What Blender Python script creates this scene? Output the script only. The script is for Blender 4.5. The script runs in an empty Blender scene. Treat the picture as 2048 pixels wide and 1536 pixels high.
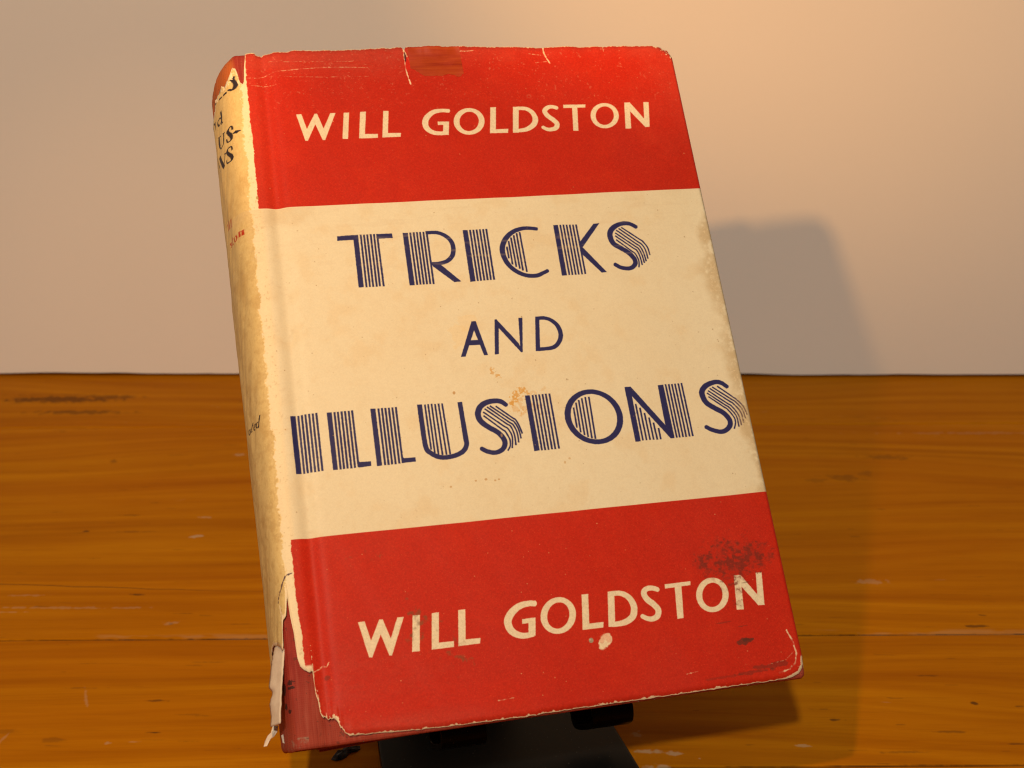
# Worn hardback in a torn dust jacket on a small black easel, pine boards, pale wall.
import bpy, bmesh, math, random, json
import numpy as np
from mathutils import Vector, Matrix
random.seed(7)
MM = 0.001
scene = bpy.context.scene
COL = scene.collection

# ------------------------------------------------------------------ camera
HC = 0.216                                    # lens height above the boards
PITCH = math.radians(18.936)
cam_d = bpy.data.cameras.new('camera'); cam = bpy.data.objects.new('camera', cam_d); COL.objects.link(cam)
cam.location = (0, 0, HC); cam.rotation_euler = (math.pi/2 - PITCH, 0, 0)
cam_d.sensor_width = 36.0; cam_d.lens = 2612.17/2048*36
cam_d.clip_start = 0.01; cam_d.clip_end = 50
cam_d.dof.use_dof = True; cam_d.dof.focus_distance = 0.352; cam_d.dof.aperture_fstop = 26
scene.camera = cam

# ------------------------------------------------------------------ light
w = bpy.data.worlds.new("World"); scene.world = w; w.use_nodes = True
bg = w.node_tree.nodes['Background']; bg.inputs[0].default_value = (1.0, 0.9, 0.78, 1); bg.inputs[1].default_value = 0.045

def aim(o, target):
    d = Vector(target) - o.location
    o.rotation_euler = d.to_track_quat('-Z', 'Y').to_euler()

def lamp(name, kind, loc, power, color, size, target=None, cone=None):
    l = bpy.data.lights.new(name, kind); l.energy = power; l.color = color
    if kind in ('POINT', 'SPOT'): l.shadow_soft_size = size
    if kind == 'SPOT': l.spot_size = math.radians(cone); l.spot_blend = 1.0
    o = bpy.data.objects.new(name, l); o.location = loc; COL.objects.link(o)
    if target: aim(o, target)
    return o
# small warm clip lamp just above the view, left of the book, its head turned to the top right of the wall:
# hot centre and stray light from one bulb, plus an added spot for the left wall; it throws the book's shadow on wall and boards
LAMP = (-0.061, 0.178, 0.284)
lamp('clip_lamp_beam', 'SPOT', LAMP, 4.8, (1.0, 0.48, 0.13), 0.005, (0.134, 0.64, 0.243), 51)
lamp('added_left_wall_spot', 'SPOT', LAMP, 1.3, (1.0, 0.50, 0.16), 0.005, (-0.185, 0.64, 0.02), 33)  # added spot, brightens the lower left of the wall
lamp('clip_lamp_stray', 'POINT', LAMP, 1.38, (1.0, 0.50, 0.15), 0.005)
# room lamp, high behind the camera
lamp('room_lamp', 'POINT', (-0.267, -1.05, 1.465), 85.0, (1.0, 0.89, 0.71), 0.055)

scene.view_settings.view_transform = 'Standard'; scene.view_settings.look = 'None'
scene.view_settings.exposure = 0.0; scene.view_settings.gamma = 1.0
scene.render.engine = 'CYCLES'
scene.cycles.filter_width = 1.15

# ------------------------------------------------------------------ helpers
def tag(o, label=None, cat=None, group=None, kind=None):
    if label: o['label'] = label
    if cat: o['category'] = cat
    if group: o['group'] = group
    if kind: o['kind'] = kind
    return o

def mesh_obj(name, verts, faces, mat=None, parent=None, smooth=False, uvs=None):
    me = bpy.data.meshes.new(name); me.from_pydata([tuple(v) for v in verts], [], [tuple(f) for f in faces]); me.update()
    if uvs is not None:
        lay = me.uv_layers.new(name='UVMap')
        idx = np.empty(len(me.loops), dtype=np.int32); me.loops.foreach_get('vertex_index', idx)
        lay.data.foreach_set('uv', np.asarray(uvs, dtype=np.float32)[idx].ravel())
    if smooth: me.polygons.foreach_set('use_smooth', [True]*len(me.polygons))
    if mat: me.materials.append(mat)
    o = bpy.data.objects.new(name, me); COL.objects.link(o)
    if parent: o.parent = parent
    return o

def grid_faces(nc, nr, off=0):
    return [(off+i*nr+j, off+(i+1)*nr+j, off+(i+1)*nr+j+1, off+i*nr+j+1) for i in range(nc-1) for j in range(nr-1)]

def catmull(pts, n=7):
    P = [np.array(p, float) for p in pts]
    closed = np.allclose(P[0], P[-1])
    Q = [P[-2] if closed else 2*P[0]-P[1]] + P + [P[1] if closed else 2*P[-1]-P[-2]]
    out = []
    for i in range(1, len(Q)-2):
        a, b, c, d = Q[i-1], Q[i], Q[i+1], Q[i+2]
        for k in range(n):
            t = k/n
            out.append(.5*((2*b)+(c-a)*t+(2*a-5*b+4*c-d)*t*t+(3*b-a-3*c+d)*t**3))
    out.append(P[-1]); return np.array(out)

rng = np.random.default_rng(11)
def vnoise(shape, cx, cy):
    """smooth value noise, cell size cx, cy in pixels, range about -1..1"""
    h, wd = shape
    gy, gx = int(h/cy)+4, int(wd/cx)+4
    g = rng.uniform(-1, 1, (gy, gx)).astype(np.float32)
    y = np.arange(h, dtype=np.float32)/cy + rng.uniform(0, 1); x = np.arange(wd, dtype=np.float32)/cx + rng.uniform(0, 1)
    yi = y.astype(int); xi = x.astype(int); fy = y-yi; fx = x-xi
    fy = fy*fy*(3-2*fy); fx = fx*fx*(3-2*fx)
    a = g[yi]*(1-fy)[:, None] + g[yi+1]*fy[:, None]
    return a[:, xi]*(1-fx) + a[:, xi+1]*fx
def fbm(shape, c, octs=4, gain=.55, ax=1.0):
    s = 0; a = 1; tot = 0
    for k in range(octs):
        cc = max(c/2**k, 1.01); s = s + a*vnoise(shape, max(cc*ax, 1.01), cc); tot += a; a *= gain
    return s/tot*1.6
def n1(x, seed, scale):
    r = np.random.default_rng(seed); g = r.uniform(-1, 1, 4000)
    t = np.asarray(x, float)/scale + 1000; i = np.floor(t).astype(int); f = t-i; f = f*f*(3-2*f)
    return g[i % 4000]*(1-f)+g[(i+1) % 4000]*f
def f1(x, seed, scale, octs=3):
    return sum(n1(x, seed+k, scale/2**k)*.55**k for k in range(octs))
def ss(a, b, x):
    t = np.clip((x-a)/(b-a), 0, 1); return t*t*(3-2*t)
def make_image(name, rgba, data=False):
    h, wd = rgba.shape[:2]
    im = bpy.data.images.new(name, wd, h, alpha=False, float_buffer=False, is_data=data)
    im.pixels.foreach_set(np.ascontiguousarray(np.clip(rgba, 0, 1), dtype=np.float32).ravel()); im.update(); im.pack()
    return im
def to_srgb(x):
    x = np.clip(x, 0, 1); return np.where(x < .0031308, x*12.92, 1.055*np.power(x, 1/2.4)-.055)

class NT:
    def __init__(s, name):
        s.m = bpy.data.materials.new(name); s.m.use_nodes = True; s.t = s.m.node_tree; s.b = s.t.nodes['Principled BSDF']
    def n(s, typ, **kw):
        nd = s.t.nodes.new(typ)
        for k, v in kw.items(): setattr(nd, k, v)
        return nd
    def l(s, a, b): s.t.links.new(a, b)
    def set(s, **kw):
        for k, v in kw.items(): s.b.inputs[k.replace('_', ' ')].default_value = v
        return s
    def coord(s, kind='Object', scale=(1, 1, 1), rot=(0, 0, 0)):
        tc = s.n('ShaderNodeTexCoord'); mp = s.n('ShaderNodeMapping'); mp.inputs['Scale'].default_value = scale; mp.inputs['Rotation'].default_value = rot
        s.l(tc.outputs[kind], mp.inputs['Vector']); return mp.outputs['Vector']
    def noise(s, vec, scale, detail=4, rough=.55, dist=0):
        nd = s.n('ShaderNodeTexNoise'); nd.inputs['Scale'].default_value = scale; nd.inputs['Detail'].default_value = detail
        nd.inputs['Roughness'].default_value = rough; nd.inputs['Distortion'].default_value = dist; s.l(vec, nd.inputs['Vector']); return nd.outputs['Fac']
    def ramp(s, fac, stops):
        r = s.n('ShaderNodeValToRGB'); el = r.color_ramp.elements
        while len(el) < len(stops): el.new(.5)
        for e, (p, c) in zip(el, stops): e.position = p; e.color = (*c, 1) if len(c) == 3 else c
        s.l(fac, r.inputs['Fac']); return r.outputs['Color']
    def mix(s, fac, a, b, mode='MIX'):
        m = s.n('ShaderNodeMix', data_type='RGBA', blend_type=mode)
        for i, v in ((0, fac), (6, a), (7, b)):
            if hasattr(v, 'links'): s.l(v, m.inputs[i])
            else: m.inputs[i].default_value = v if i == 0 else (*v, 1)
        return m.outputs[2]
    def math(s, op, a, b=0.0, c=0.0):
        m = s.n('ShaderNodeMath', operation=op)
        for i, v in enumerate((a, b, c)):
            if hasattr(v, 'links'): s.l(v, m.inputs[i])
            else: m.inputs[i].default_value = v
        return m.outputs[0]
    def bump(s, h, strength=.3, dist=.0002):
        b = s.n('ShaderNodeBump'); b.inputs['Strength'].default_value = strength; b.inputs['Distance'].default_value = dist
        s.l(h, b.inputs['Height']); s.l(b.outputs['Normal'], s.b.inputs['Normal'])

# ------------------------------------------------------------------ wall
def wall():
    g = NT('pale_wall_paint'); v = g.coord('Object')
    big = g.noise(v, 3.0, 3); fine = g.noise(v, 260, 3)
    c = g.ramp(big, [(.3, (.78, .735, .70)), (.7, (.81, .76, .72))])
    mott = g.noise(v, 28, 5, .6)
    c = g.mix(g.math('MULTIPLY', fine, .07), c, (.62, .56, .52)); c = g.mix(g.math('MULTIPLY', mott, .10), c, (.66, .62, .58))
    g.l(c, g.b.inputs['Base Color']); g.set(Roughness=.75, Specular_IOR_Level=.25); g.bump(fine, .12, .0002)
    n = 400; xs = np.linspace(-1.4, 1.4, n)
    zb = .0016 + .0007*f1(xs, 3, .09, 4) + .0004*n1(xs, 9, .03)
    vs = []; 
    for x, z in zip(xs, zb): vs += [(x, 0, z), (x, 0, 1.6), (x, .09, 1.6), (x, .09, z)]
    fs = []
    for i in range(n-1):
        a = i*4; b = a+4
        fs += [(a, b, b+1, a+1), (a+1, b+1, b+2, a+2), (a+2, b+2, b+3, a+3), (a+3, b+3, b, a)]
    fs += [(0, 1, 2, 3), (4*n-1, 4*n-2, 4*n-3, 4*n-4)]
    o = mesh_obj('wall', vs, fs, g.m); o.location = (0, .6412, 0); o.rotation_euler[2] = math.atan2(-2.4, 530)
    tag(o, 'plain pale pinkish wall behind the book', kind='structure')
wall()

# ------------------------------------------------------------------ boards
SC = 3.0      # wear map, pixels per mm; covers X -300..300, Y 280..660 mm
def wear_map():
    W_, H_ = int(600*SC), int(380*SC)
    dark = np.zeros((H_, W_), np.float32); light = np.zeros((H_, W_), np.float32)
    yy, xx = np.mgrid[0:H_, 0:W_].astype(np.float32); xx = xx/SC-300; yy = yy/SC+280
    rag = fbm((H_, W_), 6, 3); rag2 = fbm((H_, W_), 14, 4, ax=3)
    def blot(ch, x, y, a, b, amt, ang=0, rg=.5):
        R = 2.2*max(a, b); i0, i1 = int((y-R-280)*SC), int((y+R-280)*SC); j0, j1 = int((x-R+300)*SC), int((x+R+300)*SC)
        i0, j0 = max(i0, 0), max(j0, 0); s = np.s_[i0:min(i1, H_), j0:min(j1, W_)]
        dx = xx[s]-x; dy = yy[s]-y; c, sn = math.cos(ang), math.sin(ang)
        d = np.sqrt(((dx*c+dy*sn)/a)**2+((-dx*sn+dy*c)/b)**2) + rg*rag[s]
        ch[s] = np.maximum(ch[s], amt*ss(1.1, .5, d))
    D = [(-222, 606, 30, 5.0, .75), (-200, 609, 16, 4.0, .6), (-207, 587.5, 24, 3.0, .6), (-225, 613, 26, 1.3, .3), (-173.7, 526.4, 2.2, 2.4, .5), (-163.3, 455.3, 1.3, 1.0, .85),
         (-130.3, 404.3, 2.6, .9, .8), (-113.2, 384.2, 1, .9, .6), (-102.3, 321.5, 3.0, .7, .85), (-106.3, 338, 3.0, .6, .7), (93.8, 328, 2.2, .9, .8),
         (153.9, 382.5, 5.0, .8, .75), (157.8, 390, 1.8, .7, .75), (137.7, 336.4, 1.3, 1, .9), (163.3, 530.4, 11, 3, .45), (140, 508, 7, 4.5, .4), (128, 505, 5, 2.5, .3), (150, 512, 4, 3, .3),
         (-150, 470, 6, .7, .45), (-145, 455, 8, .6, .4), (-195, 402, 5, .7, .5), (-160, 396, 3, .5, .45), (150, 335, 2, .6, .6), (128, 352, 4, .6, .5),
         (175, 372, 2, 2, .5), (-90, 330, 3, .5, .4), (-130, 345, 6, .4, .4), (-95, 360, 5, .4, .35), (-148, 322, 9, 1.6, .3), (-130, 318, 4, 1.4, .35),
         (110, 312, 7, .8, .45), (125, 322, 5, .6, .5), (143, 316, 4, .5, .55), (165, 342, 5, .6, .45), (118, 300, 6, .6, .4)]
    for d in D: blot(dark, *d)
    L = [(-120.8, 533.4, 3.6, 1.6, .75), (-121.5, 468, 2.6, .9, .5), (-120.3, 451, 2.8, 1.2, .95), (-113, 384.6, 2.8, 1.2, .4), (-114.7, 316.3, 2.0, 1.1, .5),
         (-108, 317, 1.8, .7, .4), (35.2, 321, 1.8, 1.4, .55), (38, 312, 5.0, 1.0, .85), (45.5, 311.3, 1.6, .7, .9), (39.4, 305, 4.2, 1.2, .8),
         (82.6, 315, 2.2, .8, .7), (127.3, 413.6, 5, 2.0, .4), (-150, 395, 24, .8, .35), (-172, 392, 9, .6, .3), (-165, 404, 7, .7, .3), (230, 560, 60, 1.2, .25),
         (-128, 340, .6, 5, .4), (-145, 318, .6, 4, .35), (60, 300, 4, .8, .5), (52, 309, .5, .5, .8)]
    for i, d in enumerate(L): blot(light, *d, ang=(.35 if i == 16 else -.25 if i == 17 else 0), rg=.7)
    r = np.random.default_rng(5)
    for _ in range(520):
        x, y = r.uniform(-290, 290), r.uniform(285, 640); a = r.uniform(.8, 4.5)
        blot(dark, x, y, a, r.uniform(.15, .42), r.uniform(.12, .5), r.normal(0, .05))
    for _ in range(60):
        x, y = r.uniform(-290, 290), r.uniform(285, 640)
        blot(light, x, y, r.uniform(.5, 3), r.uniform(.15, .35), r.uniform(.08, .3), r.normal(0, .5), .3)
    for y0, am, ww in ((375.7, .95, .42), (304.6, .95, .42)):
        dark = np.maximum(dark, am*ss(ww, ww*.35, np.abs(yy-(y0+.0125*xx)+.12*rag))*(.75+.25*ss(-.5, .5, rag2)))
    dark = np.maximum(dark, .30*ss(.7, .1, np.abs(yy-(569.9+.0125*xx)))*(.4+.6*ss(-.3, .5, rag2)))
    # long hairline crack on the left and dust gathered in the front joint
    yc = 412 - (xx+180)*.062 + .5*n1(xx, 21, 9)
    dark = np.maximum(dark, .8*ss(.45, .1, np.abs(yy-yc))*ss(-60, -140, xx)*(1-.5*ss(0, 1, rag2)))
    dirt = ss(.2, .8, rag2)*ss(2.6, .2, np.abs(yy-(377.0+.0125*xx)))
    light = np.maximum(light, .28*dirt)
    sm = ss(.1, 1.2, rag2)*ss(10, 0, np.abs(yy-(570+.0125*xx)-4))*ss(100, 140, xx)
    dark = np.maximum(dark, .5*sm)
    return make_image('board_wear', np.dstack([dark, light, np.zeros_like(dark), np.ones_like(dark)]), True)
WEAR = wear_map()

def board_material(seed, tone):
    g = NT('varnished_pine_%d' % seed)
    tc = g.n('ShaderNodeTexCoord'); off = g.n('ShaderNodeMapping'); off.inputs['Location'].default_value = (seed*.73, seed*.31, seed*.17)
    g.l(tc.outputs['Object'], off.inputs['Vector']); v = off.outputs['Vector']
    # slow waviness of the growth rings
    mp = g.n('ShaderNodeMapping'); mp.inputs['Scale'].default_value = (2.0, 8, 1); g.l(v, mp.inputs['Vector'])
    wv = g.noise(mp.outputs['Vector'], 1.0, 2, .5)
    sep = g.n('ShaderNodeSeparateXYZ'); g.l(v, sep.inputs[0])
    y2 = g.math('ADD', sep.outputs['Y'], g.math('MULTIPLY', wv, .10))
    cmb = g.n('ShaderNodeCombineXYZ'); g.l(g.math('MULTIPLY', sep.outputs['X'], .035), cmb.inputs[0]); g.l(y2, cmb.inputs[1])
    ring = g.noise(cmb.outputs[0], 135, 5, .58); broad = g.noise(cmb.outputs[0], 26, 3, .5)
    fm = g.n('ShaderNodeMapping'); fm.inputs['Scale'].default_value = (60, 900, 1); g.l(v, fm.inputs['Vector']); fib = g.noise(fm.outputs['Vector'], 1.0, 3, .6)
    blot = g.noise(v, 9, 3, .5)
    base = g.ramp(ring, [(.33, (.345*tone, .106*tone, .0004)), (.50, (.425*tone, .146*tone, .0008)), (.69, (.50*tone, .190*tone, .002))])
    c = g.mix(g.math('MULTIPLY', g.math('SUBTRACT', broad, .38), 1.1), base, (.38, .098, .001))
    c = g.mix(g.math('MULTIPLY', g.math('SUBTRACT', fib, .52), 1.5), c, (.27, .075, .001))
    c = g.mix(g.math('MULTIPLY', g.math('SUBTRACT', blot, .5), .7), c, (.60, .25, .010))
    im = g.n('ShaderNodeTexImage', image=WEAR, extension='CLIP'); um = g.n('ShaderNodeMapping', vector_type='POINT')
    um.inputs['Scale'].default_value = (1/.6, 1/.38, 1); um.inputs['Location'].default_value = (.5, -.280/.38, 0)
    geo = g.n('ShaderNodeNewGeometry'); g.l(geo.outputs['Position'], um.inputs['Vector']); g.l(um.outputs['Vector'], im.inputs['Vector'])
    sc = g.n('ShaderNodeSeparateColor'); g.l(im.outputs['Color'], sc.inputs[0])
    c = g.mix(g.math('MULTIPLY', sc.outputs[0], .85), c, (.055, .022, .008))
    c = g.mix(g.math('MULTIPLY', sc.outputs[1], .5), c, (.50, .42, .30))
    g.l(c, g.b.inputs['Base Color']); g.set(Roughness=.5, Specular_IOR_Level=.02, IOR=1.45)
    g.l(g.math('ADD', g.math('MULTIPLY', blot, .16), .44), g.b.inputs['Roughness'])
    g.bump(g.math('ADD', g.math('MULTIPLY', fib, .4), ring), .10, .0003)
    return g.m

table = bpy.data.objects.new('table', None); COL.objects.link(table); table.location = (0, .45, 0)
tag(table, 'old varnished orange pine table top of wide boards under the book', 'table')
def plank(y0, y1, seed, tone):
    m = board_material(seed, tone)
    n = 90; xs = np.linspace(-.9, .9, n); vs = []
    prof = [(0, -.02), (0, -.0006), (.0002, -.00025), (.0007, 0)]
    for i, x in enumerate(xs):
        e0 = y0 + .00015*n1(x, seed*3, .02); e1 = y1 + .00015*n1(x, seed*3+5, .02)
        row = [(x, e0+a+.00018, b) for a, b in prof] + [(x, e1-a-.00018, b) for a, b in prof[::-1]]
        vs += row
    k = 8; fs = [(i*k+j, (i+1)*k+j, (i+1)*k+j+1, i*k+j+1) for i in range(n-1) for j in range(k-1)]
    fs += [(i*k+k-1, (i+1)*k+k-1, (i+1)*k, i*k) for i in range(n-1)] + [tuple(range(k))[::-1], tuple((n-1)*k+j for j in range(k))]
    fs = [f[::-1] for f in fs]
    o = mesh_obj('plank', vs, fs, m, table)
    o.matrix_parent_inverse = table.matrix_basis.inverted(); o.rotation_euler[2] = .0125
    return o
for i, (a, b, t) in enumerate([(-.12, .102, 1.0), (.102, .225, 1.0), (.225, .3046, .95), (.3046, .3757, .93), (.3757, .5699, .97), (.5699, .74, .98)]):
    plank(a, b, i+1, t)

# ------------------------------------------------------------------ the book's own frame (mm): u right, v up, n out of the front cover
O_ = np.array([-47.694434, 264.188159, 216-179.016797]); H_ = np.array([.97232254, .23364261, 0.]); V_ = np.array([-.14628136, .60876168, .77975057])
N_ = np.array([.18218296, -.75816907, .62609027])
V_ = V_/np.linalg.norm(V_); H_ = H_ - V_*(H_@V_); H_ /= np.linalg.norm(H_); N_ = np.cross(H_, V_)
if N_[1] > 0: N_ = -N_
BOOK = Matrix(((H_[0], V_[0], N_[0], O_[0]*MM), (H_[1], V_[1], N_[1], O_[1]*MM), (H_[2], V_[2], N_[2], O_[2]*MM), (0, 0, 0, 1)))
book = bpy.data.objects.new('book', None); COL.objects.link(book); book.matrix_world = BOOK
tag(book, 'old hardback book in a torn red and cream dust jacket, leaning on the black easel', 'book')
def bobj(name, P, faces, mat, parent=None, smooth=True, uvs=None):   # P in mm, in the book's frame
    o = mesh_obj(name, np.asarray(P)*MM, faces, mat, parent or book, smooth, uvs); return o

U0, N0, EE = -2.5, -0.5, 19.0
_th = np.linspace(0, np.pi, 2001); _arc = np.r_[0, np.cumsum(np.hypot(6*np.diff(np.sin(_th)), EE*np.diff(np.cos(_th))))]
def sag(v): return 3.9 + .0215*v
def surf(a, v, inset=0.0):
    """jacket coordinate a (mm across the paper, 0 at the hinge print line) and height v -> u, n"""
    a = np.asarray(a, float); v = np.asarray(v, float)
    wav = .16*n1(v+a*.35, 41, 34) + .12*n1(v*.4-a, 42, 27) + .05*n1(a*2+v, 43, 9)
    # the groove beside the hinge and the slight ridge over the shoulder
    gro = -.95*np.exp(-((a-4.6)/2.0)**2) + .12*np.exp(-((a+.6)/1.1)**2)
    front_n = gro*ss(-3, 1, a) + wav*ss(-2.5, 6, a)*ss(126, 120, a) - .5*ss(6, -2.5, a)
    # a little lift along the tired top and bottom edges
    front_n = front_n + (.25*n1(a, 51, 14)+.1*n1(a, 52, 4))*ss(180, 190, v)*ss(0, 4, a)*ss(125, 118, a) + (.15*n1(a, 53, 11))*ss(10, 0, v)*ss(8, 14, a)
    u = a.copy()+0*v; n = front_n+0*a
    # round the fore edge
    rr = 1.1; a1 = 126.0
    t = np.clip((a-a1)/rr, 0, np.pi/2)
    over = a > a1
    u = np.where(over, a1+rr*np.sin(t), u); n = np.where(over, -rr*(1-np.cos(t)), n)
    a2 = a1+rr*np.pi/2; o2 = a > a2
    n = np.where(o2, -rr-np.minimum(a-a2, 1.4), n)
    a3 = a2+1.4; o3 = a > a3
    u = np.where(o3, a1+rr-.6*0-(a-a3), u); n = np.where(o3, -rr-1.4-.6*ss(0, 2, a-a3), n)
    # spine
    s_ = sag(v)
    # worn in: slightly flattened flutes
    th = np.interp(np.clip(U0-a, 0, _arc[-1]), _arc, _th)
    sp = a < U0
    cap = 1 - .35*ss(185.5, 191, v)*(v > 185.5)
    bumpy = (.22*n1(v*.6+a*2, 61, 9)+.12*n1(v-a*3, 62, 4))*ss(0, .5, th)
    u = np.where(sp, U0-(s_*cap+bumpy)*np.sin(th), u); n = np.where(sp, N0-EE*(1-np.cos(th))+.0*v, n)
    ab = U0-_arc[-1]; bk = a < ab
    u = np.where(bk, U0+(ab-a), u); n = np.where(bk, N0-2*EE, n)
    # inset along the outward normal, good enough as a shift
    if inset:
        u = np.where(sp & ~bk, u+inset*np.sin(th), np.where(over, u-inset*np.sin(t), u))
        n = np.where(sp & ~bk, n-inset*np.cos(th), np.where(over & ~o3, n-inset*np.cos(t), np.where(bk, n+inset, np.where(o3, n-inset*0, n-inset))))
    return u, n

# ------------------------------------------------------------------ outline of the torn paper
VT = [(-60,189),(-45,187),(-27,178),(-19,177.5),(-15.2,178.8),(-13.8,180.6),(-12.3,179.8),(-10.4,180.1),(-8,181.2),(-6.6,180.3),(-5.2,181.6),(-4.3,183.3),(-3.6,184.9),(-3.0,184.8),
      (-2.6,183.2),(-2.4,181.2),(-2.0,179.9),(-1.4,179.6),(-1.0,180.4),(-.8,183.6),(-.55,185.6),(-.2,187.2),(-.3+.2,188.9),(1.0,189.5),(2.3,189.6),(2.8,189.0),(3.4,188.7),(4.4,188.7),(5.2,189.1),(7.6,189.3),(15.4,189.8),
      (29.7,189.8),(44.2,190.3),(45.0,190.3),(45.1,188.9),(45.5,190.2),(59,190.3),(72,190),(86.7,189.4),(86.9,188.6),(87.2,189.3),(104.7,189.1),(115,189.3),(120.5,189.1),(123.2,188.7),(124.6,187.6),(125.3,186.6),(125.9,186.4),(126.4,185.6),(127,184.9),(127.4,183.3),(127.9,183),(129,187),(140,188),(200,188)]
VB = [(-180,11),(-50,4.0),(-40,3.5),(-30,8),(-22,21),(-17,23.2),(-13.5,24),(-9,23.4),(-7,22.6),(-5.7,21.6),(-5.1,22.6),(-4.9,25.6),(-4.2,28.4),(-3.5,29),(-3.0,29.6),(-2.6,31.6),(-2.35,33.4),(-2.2,34.2),(-2.05,32.5),(-1.95,30),
      (-1.7,27.5),(-1.5,25.9),(-1.35,25.2),(-1.25,22.2),(-1.1,19.0),(-.6,17.0),(.2,16.1),(1.1,15.4),(1.6,15.3),(2.2,15.8),(2.35,14.2),(2.1,12.4),(2.5,9.9),(2.9,8.2),(3.1,5.6),(3.6,4.6),(4.6,3.9),(6.1,3.7),(7.0,2.6),(7.5,1.5),(8.3,.2),(9.4,-.6),
      (16.6,-.9),(28.6,-1.5),(39.6,-1.6),(52,-1.8),(61,-1.5),(71.3,-1.4),(84.3,-1.4),(97.6,-1.3),(111.1,-1.2),(119.3,-1.2),(122.5,-.9),(124.8,-.3),(126.0,1.1),(126.5,2.6),(127.0,3.6),(127.6,3.9),(128.4,1),(130,-.5),(200,-.5)]
def edge_top(a):
    x, y = zip(*VT); return np.interp(a, x, y) + (.10*f1(a, 71, .9)+.05*n1(a, 75, .3))*(1+1.6*(a < -2.6))
def edge_bot(a):
    x, y = zip(*VB); return np.interp(a, x, y) + .10*f1(a, 81, 1.1)+.05*n1(a, 85, .35) + .35*n1(a, 87, .22)*((a > 1.7) & (a < 8.3))

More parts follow.
